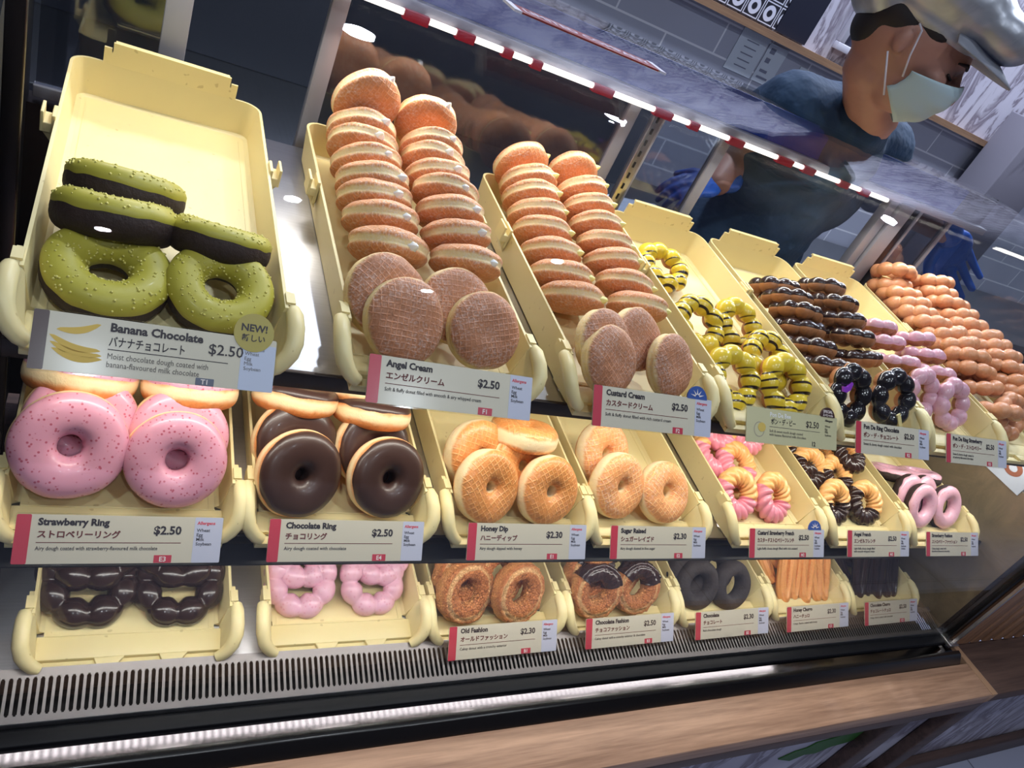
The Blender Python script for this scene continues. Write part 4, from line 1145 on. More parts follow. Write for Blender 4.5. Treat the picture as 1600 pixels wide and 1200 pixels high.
def put_text(name, s, size, x, y, mat, parent, bold=0.0, align='LEFT', maxw=None, z=0.00115, label=None):
    me = textmesh(s, size, bold, align)
    xs_ = [v.co.x for v in me.vertices]
    if maxw and xs_ and (max(xs_) - min(xs_)) > maxw:
        me.transform(Matrix.Diagonal((maxw / (max(xs_) - min(xs_)), 1, 1, 1)))
    o = link(name, me, mat, parent); o.location = (x, y, z)
    if label: o['label'] = label
    return o
def rrect(x0, x1, y0, y1, r, z0, z1):
    pts = []
    for cx, cy, a0 in ((x1 - r, y1 - r, 0), (x0 + r, y1 - r, 90), (x0 + r, y0 + r, 180), (x1 - r, y0 + r, 270)):
        for k in range(5):
            a = math.radians(a0 + 90 * k / 4); pts.append((cx + r * math.cos(a), cy + r * math.sin(a)))
    return MB().prism(pts, z0, z1, 'z')
def price_card(t, title, jp, price, desc, code, label, style='red', alg='Wheat\nEgg\nMilk\nSoybean', dx=0.0, dz=0.0, roll=0.0):
    y0, z0 = ROW[t[0]]
    # local frame: x right, y up along the card, z out of the card
    ca, sa = math.cos(AL), math.sin(AL)
    R_ = Matrix(((1, 0, 0, 0), (0, sa, -ca, 0), (0, ca, sa, 0), (0, 0, 0, 1)))
    mw = Matrix.Translation((XS[t] + 0.0068 + dx, y0 - 0.0095, z0 - 0.004 + dz)) @ R_ @ Matrix.Rotation(roll, 4, 'Z')
    # move along the card plane so that the top edge keeps its height
    c = thing('price_card', label, 'price card', mw, 'price cards along the shelf edges')
    yt = 0.0115
    def Y(fr): return yt - LH * fr
    rrect(0, LW, Y(1), Y(0), 0.0015, 0, 0.0010).build('card', CARD if style != 'bee' else CARDG, c)
    rrect(-0.0008, LW + 0.0008, Y(1.03), Y(-0.03), 0.0015, -0.0012, -0.0002).build('acrylic_holder', ACRYL, c)
    if style == 'banana':
        rrect(0, 0.0085, Y(1), Y(0), 0.001, 0.0009, 0.0012).build('edge_stripe', BRNC, c)
        for (cx, cy, s, an) in ((0.026, Y(0.28), 0.0125, 0.25), (0.0235, Y(0.58), 0.0150, -0.25), (0.0245, Y(0.68), 0.0150, -0.20), (0.0255, Y(0.76), 0.0145, -0.15)):
            pts = []
            for k in range(13):
                u = -1 + 2 * k / 12; pts.append((u * s, 0.35 * s * u * u - 0.002))
            for k in range(13):
                u = 1 - 2 * k / 12; pts.append((u * s, 0.35 * s * u * u - 0.002 + 0.0042 * (1 - u * u) ** 0.6 + 0.0003))
            pts = [(cx + a * math.cos(an) - b_ * math.sin(an), cy + a * math.sin(an) + b_ * math.cos(an)) for a, b_ in pts]
            MB().prism(pts, 0.0009, 0.0011 + 0.0001 * s, 'z').build('banana_picture', simple('banana_print', srgb(222, 184, 74), 0.4), c)
        put_text('title', title, 0.0078, 0.043, Y(0.22), INK, c, 0.0003, maxw=0.057)
        put_text('japanese_title', jp, 0.0076, 0.043, Y(0.47), INK, c, 0.00012, maxw=0.046)
        put_text('price', price, 0.0105, 0.104, Y(0.40), INK, c, 0.0001)
        MB().box(0.043, 0.118, Y(0.545), Y(0.53), 0.001, 0.0011).build('rule_line', INK, c)
        put_text('description', desc, 0.0055, 0.043, Y(0.70), INKG, c, 0.0, maxw=0.062)
        rrect(0.098, 0.110, Y(1.0), Y(0.86), 0.0005, 0.0009, 0.0011).build('code_box', simple('code_slate', srgb(96, 102, 120), 0.4), c)
        put_text('code', code, 0.0048, 0.104, Y(0.97), INKW, c, 0.0001, 'CENTER', z=0.0012)
        rrect(0.126, LW, Y(1), Y(0.12), 0.001, 0.0009, 0.0011).build('allergen_panel', CARDB, c)
        put_text('allergen_list', 'Allergens\n' + alg, 0.0036, 0.1285, Y(0.24), INKG, c)
        cx, cy, r = 0.1335, Y(-0.10), 0.0140
        MB().prism([(cx + r * math.cos(a), cy + r * math.sin(a)) for a in [2 * PI * k / 28 for k in range(28)]], -0.0004, 0.0014, 'z').build('new_sticker', simple('olive_sticker', srgb(176, 160, 74), 0.35, coat=0.2), c)
        put_text('sticker_lettering', 'NEW!', 0.0072, cx, cy + 0.0010, INK, c, 0.0002, 'CENTER', z=0.0015)
        put_text('sticker_lettering', '新しい', 0.0055, cx, cy - 0.0060, INK, c, 0.0001, 'CENTER', z=0.0015)
        return c
    if style == 'bee':
        # sketch of a banana slice ring on the left, glare over the title painted in as pale lettering
        ring_ = MB()
        for k in range(24):
            a0, a1 = 2 * PI * k / 24, 2 * PI * (k + 1) / 24
            n0 = len(ring_.v)
            for a in (a0, a1):
                for r in (0.0072, 0.0084): ring_.v.append(Vector((0.020 + r * math.cos(a), Y(0.62) + r * math.sin(a), 0.0011)))
            ring_.f.append((n0, n0 + 1, n0 + 3, n0 + 2))
        ring_.build('ring_sketch', simple('sketch_grey', srgb(170, 160, 140), 0.5), c)
        MB().prism([(0.024 + 0.0060 * math.cos(2 * PI * k / 20), Y(0.55) + 0.0050 * math.sin(2 * PI * k / 20)) for k in range(20)], 0.0009, 0.0012, 'z').build('banana_picture', simple('banana_print', srgb(214, 184, 96), 0.4), c)
        put_text('title', title, 0.0070, 0.036, Y(0.22), simple('ink_glare', srgb(238, 238, 240), 0.4), c, 0.0001)
        put_text('japanese_title', jp, 0.0072, 0.038, Y(0.42), INK, c, 0.00012, maxw=0.040)
        put_text('price', price, 0.0100, 0.118, Y(0.40), INK, c, 0.0001, 'RIGHT')
        MB().box(0.036, 0.120, Y(0.515), Y(0.50), 0.001, 0.0011).build('rule_line', INKG, c)
        put_text('description', desc, 0.0040, 0.036, Y(0.66), INKG, c, 0.0, maxw=0.060)
        put_text('code', code, 0.0070, 0.109, Y(0.94), INK, c, 0.0002, 'CENTER')
        put_text('allergen_heading', 'Allergens', 0.0036, 0.1285, Y(0.16), INK, c, 0.0001, maxw=0.018)
        put_text('allergen_list', alg, 0.0034, 0.1285, Y(0.33), INK, c, maxw=0.014)
        cx, cy, r = 0.1330, Y(0.02), 0.0125
        MB().prism([(cx + r * math.cos(PI * k / 18), cy + 0.9 * r * math.sin(PI * k / 18)) for k in range(19)], -0.0004, 0.0014, 'z').build('special_sticker', BRNC, c)
        put_text('sticker_lettering', 'SPECIAL', 0.0046, cx, cy + 0.0048, INKW, c, 0.0001, 'CENTER', z=0.0015)
        put_text('sticker_lettering', 'スペシャル', 0.0036, cx, cy + 0.0008, INKW, c, 0.0001, 'CENTER', z=0.0015)
        return c
    rrect(0, 0.0098, Y(1), Y(0), 0.0012, 0.0009, 0.0012).build('edge_stripe', REDC, c)
    rrect(0.1275, LW, Y(1), Y(0), 0.001, 0.0009, 0.0011).build('allergen_panel', CARDW, c)
    long_ = len(title) > 16
    put_text('title', title, 0.0074, 0.0145, Y(0.21), INK, c, 0.00032, maxw=0.072)
    put_text('japanese_title', jp, 0.0064, 0.0145, Y(0.46), INKR, c, 0.0002, maxw=0.072)
    put_text('price', price, 0.0094, 0.1175, Y(0.38), INK, c, 0.0003, 'RIGHT')
    MB().box(0.0145, 0.118, Y(0.575), Y(0.56), 0.001, 0.0011).build('rule_line', INKR, c)
    put_text('description', desc, 0.0042, 0.0145, Y(0.72), INK, c, 0.00003, maxw=0.086 if '\n' not in desc else 0.05)
    rrect(0.0985, 0.1120, Y(0.995), Y(0.83), 0.0004, 0.0009, 0.0011).build('code_box', REDC, c)
    put_text('code', code, 0.0056, 0.10525, Y(0.965), INKW, c, 0.00012, 'CENTER', z=0.0012)
    put_text('allergen_heading', 'Allergens', 0.0038, 0.1295, Y(0.16), INKRED, c, 0.0001, maxw=0.0165)
    put_text('allergen_list', alg, 0.0038, 0.1295, Y(0.32), INK, c, 0.00005, maxw=0.013)
    if style == 'blue':
        cx, cy, r = 0.1300, Y(0.02), 0.0135
        st = MB().prism([(cx + r * math.cos(PI * k / 18), cy + r * math.sin(PI * k / 18)) for k in range(19)], -0.0004, 0.0012, 'z').build('blue_sticker', simple('sticker_blue', srgb(58, 88, 160), 0.3, coat=0.3), c)
        m = MB()
        for k in range(5):
            a = PI * (0.15 + 0.175 * k); m.prism([(cx + 0.003 * math.cos(a - .3), cy + 0.002 + 0.003 * math.sin(a - .3)), (cx + 0.0105 * math.cos(a), cy + 0.0105 * math.sin(a)), (cx + 0.003 * math.cos(a + .3), cy + 0.002 + 0.003 * math.sin(a + .3))], 0.0011, 0.0014, 'z')
        m.build('sticker_rays', INKW, c)
    return c
price_card('T1', 'Banana Chocolate', 'バナナチョコレート', '$2.50', 'Moist chocolate dough coated with\nbanana-flavoured milk chocolate', 'T1', 'price card with banana picture and round NEW sticker, top shelf far left', 'banana', dz=-0.001)
price_card('T2', 'Angel Cream', 'エンゼルクリーム', '$2.50', 'Soft & fluffy donut filled with smooth & airy whipped cream', 'F1', 'red-striped price card marked F1 below the white-cream doughnuts, top shelf', roll=-0.012)
price_card('T3', 'Custard Cream', 'カスタードクリーム', '$2.50', 'Soft & fluffy donut filled with rich custard cream', 'F2', 'red-striped price card marked F2 with blue half-round sticker, top shelf', 'blue')
price_card('T4', 'Pon De Bee', 'ポン・デ・ビー', '$2.50', 'Soft & sweet mochi dough coated\nwith banana flavoured milk chocolate', '12', 'greenish price card with black SPECIAL sticker below the striped yellow rings', 'bee')
price_card('T5', 'Pon De Ring Chocolate', 'ポン・デ・チョコレート', '$2.50', 'Sweet & chewy dough coated with chocolate', 'R2', 'price card below the glossy black ball rings on the top shelf')
price_card('T6', 'Pon De Ring Strawberry', 'ポン・デ・ストロベリー', '$2.50', 'Sweet & chewy dough coated in\nstrawberry-flavoured chocolate', 'R3', 'rightmost price card on the top shelf, below the pink ball rings')
price_card('M1', 'Strawberry Ring', 'ストロベリーリング', '$2.50', 'Airy dough coated with strawberry-flavoured milk chocolate', 'E3', 'price card marked E3 below the large pink-glazed rings')
price_card('M2', 'Chocolate Ring', 'チョコリング', '$2.50', 'Airy dough coated with chocolate', 'E4', 'price card marked E4 below the smooth chocolate-glazed rings')
price_card('M3', 'Honey Dip', 'ハニーディップ', '$2.30', 'Airy dough dipped with honey', 'E1', '$2.30 price card below the shiny golden rings, middle shelf')
price_card('M4', 'Sugar Raised', 'シュガーレイズド', '$2.30', 'Airy dough dusted in fine sugar', 'E2', '$2.30 price card below the pale sugared rings, middle shelf')
price_card('M5', 'Custard Strawberry French', 'カスタードストロベリーフレンチ', '$2.50', 'Light fluffy choux dough filled with rich custard', 'M2', 'price card with blue sticker below the pink-dipped crullers', 'blue', alg='Wheat\nEgg\nMilk\nSoybean\nGelatin')
price_card('M6', 'Angel French', 'エンゼルフレンチ', '$2.50', 'Light fluffy choux dough filled\nwith smooth whipped cream', 'M3', 'price card below the chocolate-dipped crullers, middle shelf', alg='Wheat\nEgg\nMilk\nSoybean\nGelatin')
price_card('M7', 'Strawberry Fashion', 'ストロベリーファッション', '$2.50', 'Cakey dough coated with\nstrawberry-flavoured chocolate', 'B5', 'rightmost price card on the middle shelf, below pink-topped dark rings')
price_card('B3', 'Old Fashion', 'オールドファッション', '$2.30', 'Cakey donut with a crunchy exterior', 'B1', 'leftmost price card of the bottom row, marked B1', roll=0.012)
price_card('B4', 'Chocolate Fashion', 'チョコファッション', '$2.50', 'Cakey donut with a crunchy exterior & chocolate', 'B3', 'bottom-row price card below the half-dipped craggy rings', roll=0.012)
price_card('B5', 'Chocolate', 'チョコレート', '$2.30', 'Rich chocolate dough', 'B2', 'bottom-row price card below the black cake rings', roll=0.012)
price_card('B6', 'Honey Churro', 'ハニーチュロ', '$2.30', 'Crispy churro coated with honey', 'C1', 'bottom-row price card below the golden fried sticks', roll=0.012)
price_card('B7', 'Chocolate Churro', 'チョコレートチュロ', '$2.50', 'Crispy churro coated with chocolate', 'C2', 'bottom-row price card below the dark chocolate sticks', roll=0.012)

# ------------------------------------------------------------------ staff area behind the case
bc = thing('back_counter', 'dark low work counter against the rear wall behind the case', 'counter', Matrix.Translation((1.0, 1.2, FZ)))
BI = bc.matrix_world.inverted()
MB().box(-1.6, 3.6, 1.0, 1.49, FZ, 0.10, BI).build('cabinet', simple('cabinet_dark', srgb(52, 54, 62), 0.5), bc)
MB().box(-1.6, 3.6, 0.97, 1.49, 0.10, 0.125, BI).build('counter_top', steel_mat('counter_steel', srgb(120, 124, 132), 0.4), bc, bev=0.002)
MB().box(-1.6, 0.9, 1.38, 1.49, 0.126, 0.50, BI).build('dark_splashback', simple('splash_dark', srgb(58, 62, 72), 0.35), bc)
# flat white boxes on the counter, seen through the open doorway
PAPER = simple('paper_white', srgb(196, 206, 222), 0.6)
bt = MB().box(-0.14, 0.14, -0.09, 0.09, 0.0, 0.03).build('paper_tray', PAPER, None, bev=0.002); bt.matrix_world = Matrix.Translation((0.82, 1.1, 0.126)) @ Matrix.Rotation(0.2, 4, 'Z')
tag(bt, 'flat white box on the rear counter behind the doorway', 'box')
# poster with ring pattern, navy board, framed picture
def pattern_mat(name, cell):
    m, nt, b = newmat(name)
    P = coords(nt); sp = nt.nodes.new('ShaderNodeSeparateXYZ'); nt.links.new(P, sp.inputs[0])
    fx = mth(nt, 'SUBTRACT', mth(nt, 'FRACT', mth(nt, 'DIVIDE', sp.outputs[0], cell)), 0.5)
    fz = mth(nt, 'SUBTRACT', mth(nt, 'FRACT', mth(nt, 'DIVIDE', sp.outputs[2], cell)), 0.5)
    d = mth(nt, 'SQRT', mth(nt, 'ADD', mth(nt, 'MULTIPLY', fx, fx), mth(nt, 'MULTIPLY', fz, fz)))
    ringf = mth(nt, 'MULTIPLY', sstep(nt, d, 0.14, 0.17), sstep(nt, d, 0.36, 0.33))
    dot = sstep(nt, mth(nt, 'ABSOLUTE', mth(nt, 'SUBTRACT', mth(nt, 'MAXIMUM', mth(nt, 'ABSOLUTE', fx), mth(nt, 'ABSOLUTE', fz)), 0.44)), 0.035, 0.015)
    f = mth(nt, 'MAXIMUM', ringf, dot)
    nt.links.new(mixc(nt, f, srgb(24, 26, 40), srgb(196, 200, 220)), b.inputs['Base Color']); b.inputs['Roughness'].default_value = 0.5
    return m
def wallpiece(nm, x0, x1, z0, z1, mat, label, cat, y=1.5, d=0.008):
    o = MB().box(0, x1 - x0, -d, 0, 0, z1 - z0).build(nm, mat); o.matrix_world = Matrix.Translation((x0, y - 0.0006, z0))
    return tag(o, label, cat)
wallpiece('patterned_poster', 0.72, 1.232, 0.664, 0.95, pattern_mat('ring_pattern', 0.062), 'black and white poster with rows of ring patterns above the rail', 'poster')
wallpiece('navy_board', 1.236, 1.365, 0.664, 1.0, simple('navy_board_paint', srgb(20, 24, 44), 0.5), 'plain navy board on the wall right of the ring-pattern poster', 'board')
fr = thing('framed_picture', 'white-framed dark picture on the marble wall behind the person', 'picture', Matrix.Translation((1.47, 1.4985, 0.694)))
F_W = simple('frame_white', srgb(196, 196, 212), 0.5)
for a in ((0, 0.42, 0, 0.022), (0, 0.42, 0.30, 0.322), (0, 0.022, 0.0225, 0.2995), (0.398, 0.42, 0.0225, 0.2995)):
    MB().box(a[0], a[1], -0.02, 0, a[2], a[3]).build('frame_rail', F_W, fr, bev=0.002)
pm, nt, b = newmat('dark_picture'); P = coords(nt); nt.links.new(ramp(nt, noisef(nt, P, 14, 5, 0.6, 1.0), ((0.35, srgb(26, 26, 42)), (0.6, srgb(60, 58, 80)), (0.8, srgb(104, 66, 80)))), b.inputs['Base Color'])
MB().box(0.0225, 0.3975, -0.012, 0, 0.0225, 0.2995).build('print', pm, fr)
# notices on the tiles
def notice(x0, x1, z0, z1, lines, label, tilt=0.0):
    c = thing('wall_notice', label, 'notice', Matrix.Translation((x0, 1.4985, z0)) @ Matrix.Rotation(tilt, 4, 'Y'))
    MB().box(0, x1 - x0, -0.002, 0, 0, z1 - z0).build('sheet', PAPER, c)
    for i, (lx, lz, lw, lh) in enumerate(lines):
        MB().box(lx, lx + lw, -0.0028, -0.0021, lz, lz + lh).build('printed_line', simple('print_grey', srgb(120, 126, 150), 0.6), c)
    return c
notice(1.135, 1.245, 0.52, 0.638, [(0.03, 0.09 - 0.018 * k, 0.05, 0.003) for k in range(5)], 'white notice with grey lines taped under the rail, left of two')
notice(1.252, 1.330, 0.52, 0.632, [(0.012, 0.085, 0.020, 0.016), (0.012, 0.058, 0.018, 0.014), (0.012, 0.03, 0.03, 0.008), (0.012, 0.012, 0.045, 0.006)], 'white notice with small grey pictures under the rail, right of two')
notice(1.405, 1.445, 0.568, 0.610, [(0.012, 0.022, 0.015, 0.012), (0.008, 0.008, 0.024, 0.004)], 'small white card with a tiny picture fixed above the shoulder')
# grey box standing on the rail at the right
gb = thing('grey_box', 'grey metal box with a small plate standing at the far right by the wall', 'box', Matrix.Translation((2.36, 1.33, 0.126)))
BOXM = simple('box_grey', srgb(120, 118, 132), 0.5)
MB().box(0, 0.26, 0, 0.13, 0, 0.655).build('body', BOXM, gb, bev=0.004)
MB().box(0.05, 0.12, -0.004, -0.0005, 0.56, 0.63).build('plate', simple('plate_grey', srgb(150, 150, 160), 0.4), gb, bev=0.001)
MB().tube([(0.075, -0.012, 0.57), (0.075, -0.012, 0.60), (0.10, -0.012, 0.615)], 0.004, 8).build('latch', STEEL_DARK, gb, sm=True)
kn = MB().tube([(0, 0, 0), (0, 0, 0.012), (0, 0, 0.024)], [0.05, 0.055, 0.030], 20).build('black_lid', BLACK, None, sm=True); kn.matrix_world = Matrix.Translation((2.50, 1.40, 0.782))
tag(kn, 'round black lid lying on the grey metal box', 'lid')
# reflection of a red sign, modelled as a plate lying on the glass top
sg_ = thing('sign_reflection', 'reflection of a red sign with white lettering, modelled as a strip on the glass top', 'sign', Matrix.Translation((-0.10, 0.225, 0.6008)))
MB().box(0.0, 0.16, 0.0, 0.028, 0.0, 0.002).build('plate', simple('sign_reflection_red', srgb(120, 26, 26), 0.4), sg_, bev=0.0008)
MB().box(-0.008, -0.0002, -0.002, 0.030, 0.0, 0.0022).build('end_cap', F_W, sg_); MB().box(0.1602, 0.168, -0.002, 0.030, 0.0, 0.0022).build('end_cap', F_W, sg_)
put_text('lettering', 'LIMITED COMPANY', 0.017, 0.006, 0.008, F_W, sg_, 0.0003, maxw=0.148, z=0.0021)
# round picture card at the right end of the top shelf
pc = thing('picture_card', 'small white card with a ring doughnut picture on the right end panel', 'card', Matrix.Translation((0.9975, 0.040, 0.235)))
MB().box(-0.0012, 0.0, 0.0, 0.075, 0.0, 0.062).build('card', PAPER, pc)
tor = MB()
for k in range(24):
    a0, a1 = 2 * PI * k / 24, 2 * PI * (k + 1) / 24; n0 = len(tor.v)
    for a in (a0, a1):
        for r in (0.006, 0.013): tor.v.append(Vector((-0.0016, 0.036 + r * 1.3 * math.cos(a), 0.030 + r * math.sin(a))))
    tor.f.append((n0, n0 + 1, n0 + 3, n0 + 2))
tor.build('doughnut_print', simple('print_brown', srgb(150, 92, 70), 0.5), pc)

# ------------------------------------------------------------------ the person
def blobmesh(name, prims, voxel=0.005, smooth_it=6, sub=0, fn=None):
    """union of ellipsoids / tapered capsules remeshed into one continuous surface"""
    bm = bmesh.new()
    for pr in prims:
        if pr[0] == 'e':
            _, c, r, M3 = pr
            r_ = bmesh.ops.create_icosphere(bm, subdivisions=3, radius=1.0)
            for v_ in r_['verts']:
                q = Vector((v_.co.x * r[0], v_.co.y * r[1], v_.co.z * r[2])); v_.co = (M3 @ q if M3 else q) + Vector(c)
        else:
            _, pts, rads = pr
            for (p, q, a, b_) in zip(pts[:-1], pts[1:], rads[:-1], rads[1:]):
                p, q = Vector(p), Vector(q); n = max(2, int((q - p).length / (0.35 * min(a, b_))) + 1)
                for i in range(n + 1):
                    t = i / n; r_ = bmesh.ops.create_icosphere(bm, subdivisions=2, radius=a + (b_ - a) * t)
                    for v_ in r_['verts']: v_.co += p + (q - p) * t
    me = bpy.data.meshes.new(name); bm.to_mesh(me); bm.free()
    o = bpy.data.objects.new('blob_tmp', me); col.objects.link(o)
    m = o.modifiers.new('r', 'REMESH'); m.mode = 'VOXEL'; m.voxel_size = voxel
    s = o.modifiers.new('s', 'SMOOTH'); s.iterations = smooth_it; s.factor = 0.5
    dg = bpy.context.evaluated_depsgraph_get(); dg.update()
    out = bpy.data.meshes.new_from_object(o.evaluated_get(dg)); out.name = name
    bpy.data.objects.remove(o)
    if fn:
        for v_ in out.vertices: v_.co = fn(v_.co.copy())
    return smooth(out)
HC = Vector((0.512, 0.385, 0.733))
Fd = Vector((0.70, -0.68, -0.16)).normalized(); Sd = Fd.cross(Vector((0, 0, 1))).normalized(); Ud = Sd.cross(Fd).normalized()   # Sd: towards the camera side
H3 = Matrix((Fd, Sd, Ud)).transposed()
HS = 0.84
def hp_(f, s, u): return HC + H3 @ Vector((f * HS, s * HS, u * HS * 0.86))
he = lambda f, s, u, rf, rs, ru: ('e', hp_(f, s, u), (rf * HS, rs * HS, ru * HS * 0.88), H3)
NECK = Vector((0.585, 0.428, 0.636))
shR = Vector((0.482, 0.475, 0.596)); shL = Vector((0.722, 0.495, 0.592))
elR = Vector((0.478, 0.515, 0.497)); wrR = Vector((0.432, 0.475, 0.455))
elL = Vector((0.88, 0.53, 0.515)); wrL = Vector((1.060, 0.500, 0.500))
SKIN, nt, b = newmat('skin'); P = coords(nt)
nt.links.new(mixc(nt, noisef(nt, P, 30, 3), srgb(152, 110, 98), srgb(172, 128, 114)), b.inputs['Base Color']); b.inputs['Roughness'].default_value = 0.5
b.inputs['Subsurface Weight'].default_value = 0.1; b.inputs['Subsurface Radius'].default_value = (0.01, 0.004, 0.002); b.inputs['Subsurface Scale'].default_value = 1.0
prims = [he(0, 0, 0.02, .098, .078, .100), he(0.034, 0, -0.045, .062, .058, .062), he(0.064, 0, -0.082, .024, .030, .020), he(0.055, 0, -0.062, .044, .046, .034),
         he(0.082, 0, 0.030, .018, .045, .014), he(0.060, 0.040, -0.018, .028, .022, .018), he(0.060, -0.040, -0.018, .028, .022, .018),
         ('c', [hp_(0.090, 0, 0.020), hp_(0.106, 0, -0.012), hp_(0.112, 0, -0.026)], [0.009 * HS, 0.011 * HS, 0.013 * HS]), he(0.096, 0.012, -0.028, .010, .009, .008), he(0.096, -0.012, -0.028, .010, .009, .008),
         he(0.088, 0, -0.056, .013, .024, .006), he(0.086, 0, -0.068, .013, .022, .007),
         he(0.072, 0.032, 0.006, .013, .013, .008), he(0.072, -0.032, 0.006, .013, .013, .008),
         he(-0.012, 0.078, -0.004, .012, .006, .022), he(-0.012, -0.078, -0.004, .012, .006, .022), he(-0.008, 0.079, -0.020, .007, .005, .009),
         ('c', [hp_(-0.015, 0, -0.06), NECK, NECK + Vector((0.01, 0.04, -0.06))], [0.041, 0.042, 0.060]),
         ('c', [NECK + Vector((0.01, 0.05, -0.07)), Vector((0.60, 0.52, 0.44)), Vector((0.63, 0.56, 0.24)), Vector((0.64, 0.57, 0.02))], [0.075, 0.085, 0.082, 0.09]),
         ('c', [shR, NECK + Vector((0.01, 0.045, -0.05)), shL], [0.045, 0.06, 0.045]),
         ('c', [Vector((0.58, 0.57, 0.04)), Vector((0.57, 0.58, -0.28)), Vector((0.56, 0.60, FZ + 0.05))], [0.085, 0.065, 0.045]), ('c', [Vector((0.70, 0.57, 0.04)), Vector((0.70, 0.58, -0.28)), Vector((0.70, 0.60, FZ + 0.05))], [0.085, 0.065, 0.045]),
         ('c', [shR, elR, wrR], [0.042, 0.034, 0.021]), ('c', [shL, elL, wrL], [0.042, 0.034, 0.022])]
pr_ = thing('person', 'person in silver cap, face mask and navy shirt leaning over the case from behind', 'person', Matrix.Translation((0.62, 0.55, FZ)))
PI_ = pr_.matrix_world.inverted()
def ppart(name, me, mat):
    me.transform(PI_); return link(name, me, mat, pr_)
ppart('body', blobmesh('body', prims, 0.0042, 3), SKIN)
SHIRT, nt, b = newmat('navy_shirt'); P = coords(nt); nt.links.new(mixc(nt, noisef(nt, P, 8, 4), srgb(22, 44, 72), srgb(40, 72, 104)), b.inputs['Base Color']); b.inputs['Roughness'].default_value = 0.8
bump(nt, b, noisef(nt, P, 22, 3), 0.6, 0.01)
sh = [('c', [shR + Vector((0, 0, .0)), NECK + Vector((0.01, 0.05, -0.045)), shL], [0.056, 0.066, 0.058]),
      ('c', [NECK + Vector((0.01, 0.06, -0.07)), Vector((0.60, 0.53, 0.44)), Vector((0.62, 0.56, 0.26))], [0.098, 0.112, 0.108]), ('e', (0.60, 0.50, 0.50), (0.15, 0.085, 0.10), None), ('e', (0.61, 0.54, 0.33), (0.145, 0.09, 0.15), None),
      ('c', [NECK + Vector((0.0, 0.015, -0.012)), NECK + Vector((0.0, 0.03, -0.03))], [0.050, 0.068]),
      ('c', [shR, elR + Vector((0, 0.008, 0.045))], [0.056, 0.050]), ('c', [shL, elL + Vector((-0.03, 0.01, 0.01))], [0.056, 0.048])]
ppart('shirt', blobmesh('shirt', sh, 0.006, 3), SHIRT)
ap = [('e', (0.61, 0.535, 0.30), (0.150, 0.100, 0.12), None), ('c', [Vector((0.62, 0.55, 0.26)), Vector((0.63, 0.57, 0.0)), Vector((0.63, 0.58, -0.22))], [0.115, 0.135, 0.15]), ('e', (0.62, 0.56, 0.05), (0.17, 0.11, 0.2), None)]
ppart('apron', blobmesh('apron', ap, 0.007, 4), simple('apron_grey', srgb(62, 62, 72), 0.85))
tr_ = [('c', [Vector((0.58, 0.57, -0.02)), Vector((0.57, 0.58, -0.28)), Vector((0.56, 0.60, FZ + 0.06))], [0.098, 0.076, 0.058]), ('c', [Vector((0.70, 0.57, -0.02)), Vector((0.70, 0.58, -0.28)), Vector((0.70, 0.60, FZ + 0.06))], [0.098, 0.076, 0.058])]
ppart('trousers', blobmesh('trousers', tr_, 0.008, 3), simple('trousers_black', srgb(30, 30, 36), 0.85))
for sx_ in (0.56, 0.70):
    ppart('shoe', blobmesh('shoe', [('c', [Vector((sx_, 0.60, FZ + 0.035)), Vector((sx_ + 0.005, 0.49, FZ + 0.030))], [0.036, 0.030])], 0.005, 2, fn=lambda c: Vector((c.x, c.y, max(c.z, FZ + 0.001)))), BLACK)
# mask: curved shell over nose, mouth and chin
vs = []; fs = []
nu_, nv_ = 28, 16
for j in range(nv_ + 1):
    tj = j / nv_
    for i in range(nu_ + 1):
        s_ = -1 + 2 * i / nu_
        top = 0.004 - 0.034 * abs(s_) ** 1.2; bot = -0.112 + 0.040 * abs(s_) ** 2
        u = top + (bot - top) * tj
        an = s_ * 1.36
        pr_f = [(0.0, 0.116), (0.2, 0.124), (0.5, 0.116), (0.8, 0.100), (1.0, 0.070)]
        for (ta, fa), (tb, fb_) in zip(pr_f[:-1], pr_f[1:]):
            if ta <= tj <= tb: fc = fa + (fb_ - fa) * (tj - ta) / (tb - ta)
        f_ = fc * math.cos(an) ** 0.85 if math.cos(an) > 0 else 0.0
        s2 = 0.079 * math.sin(an) * (1.0 - 0.22 * tj)
        pl = 0.0014 * math.sin(tj * 20) * math.cos(an)
        vs.append(hp_(f_ + pl, s2, u))
for j in range(nv_):
    for i in range(nu_):
        a = j * (nu_ + 1) + i; fs.append((a, a + 1, a + nu_ + 2, a + nu_ + 1))
nn = len(vs); back_ = [v_ - (v_ - hp_(0, 0, -0.06)).normalized() * 0.0015 for v_ in vs]
vs2 = vs + back_; fs2 = fs + [tuple(nn + q for q in reversed(f_)) for f_ in fs]
for i in range(nu_):
    for (a, b2) in ((i, i + 1), (nv_ * (nu_ + 1) + i, nv_ * (nu_ + 1) + i + 1)): fs2.append((a, b2, nn + b2, nn + a))
for j in range(nv_):
    for (a, b2) in ((j * (nu_ + 1), (j + 1) * (nu_ + 1)), (j * (nu_ + 1) + nu_, (j + 1) * (nu_ + 1) + nu_)): fs2.append((a, b2, nn + b2, nn + a))
mk = ppart('face_mask', mesh('face_mask', vs2, fs2), simple('mask_blue', srgb(168, 192, 202), 0.8))
for sgn in (1, -1):
    m = MB(); m.tube([hp_(0.026, sgn * 0.076, -0.046), hp_(0.012, sgn * 0.083, -0.015), hp_(0.000, sgn * 0.086, 0.024), hp_(-0.010, sgn * 0.086, 0.030)], 0.0013, 8)
    m.tube([hp_(0.024, sgn * 0.072, -0.086), hp_(0.004, sgn * 0.080, -0.060), hp_(-0.018, sgn * 0.082, -0.030)], 0.0013, 8)
    me = mesh('ear_loop', m.v, m.f); me.transform(PI_); link('ear_loop', me, F_W, mk)
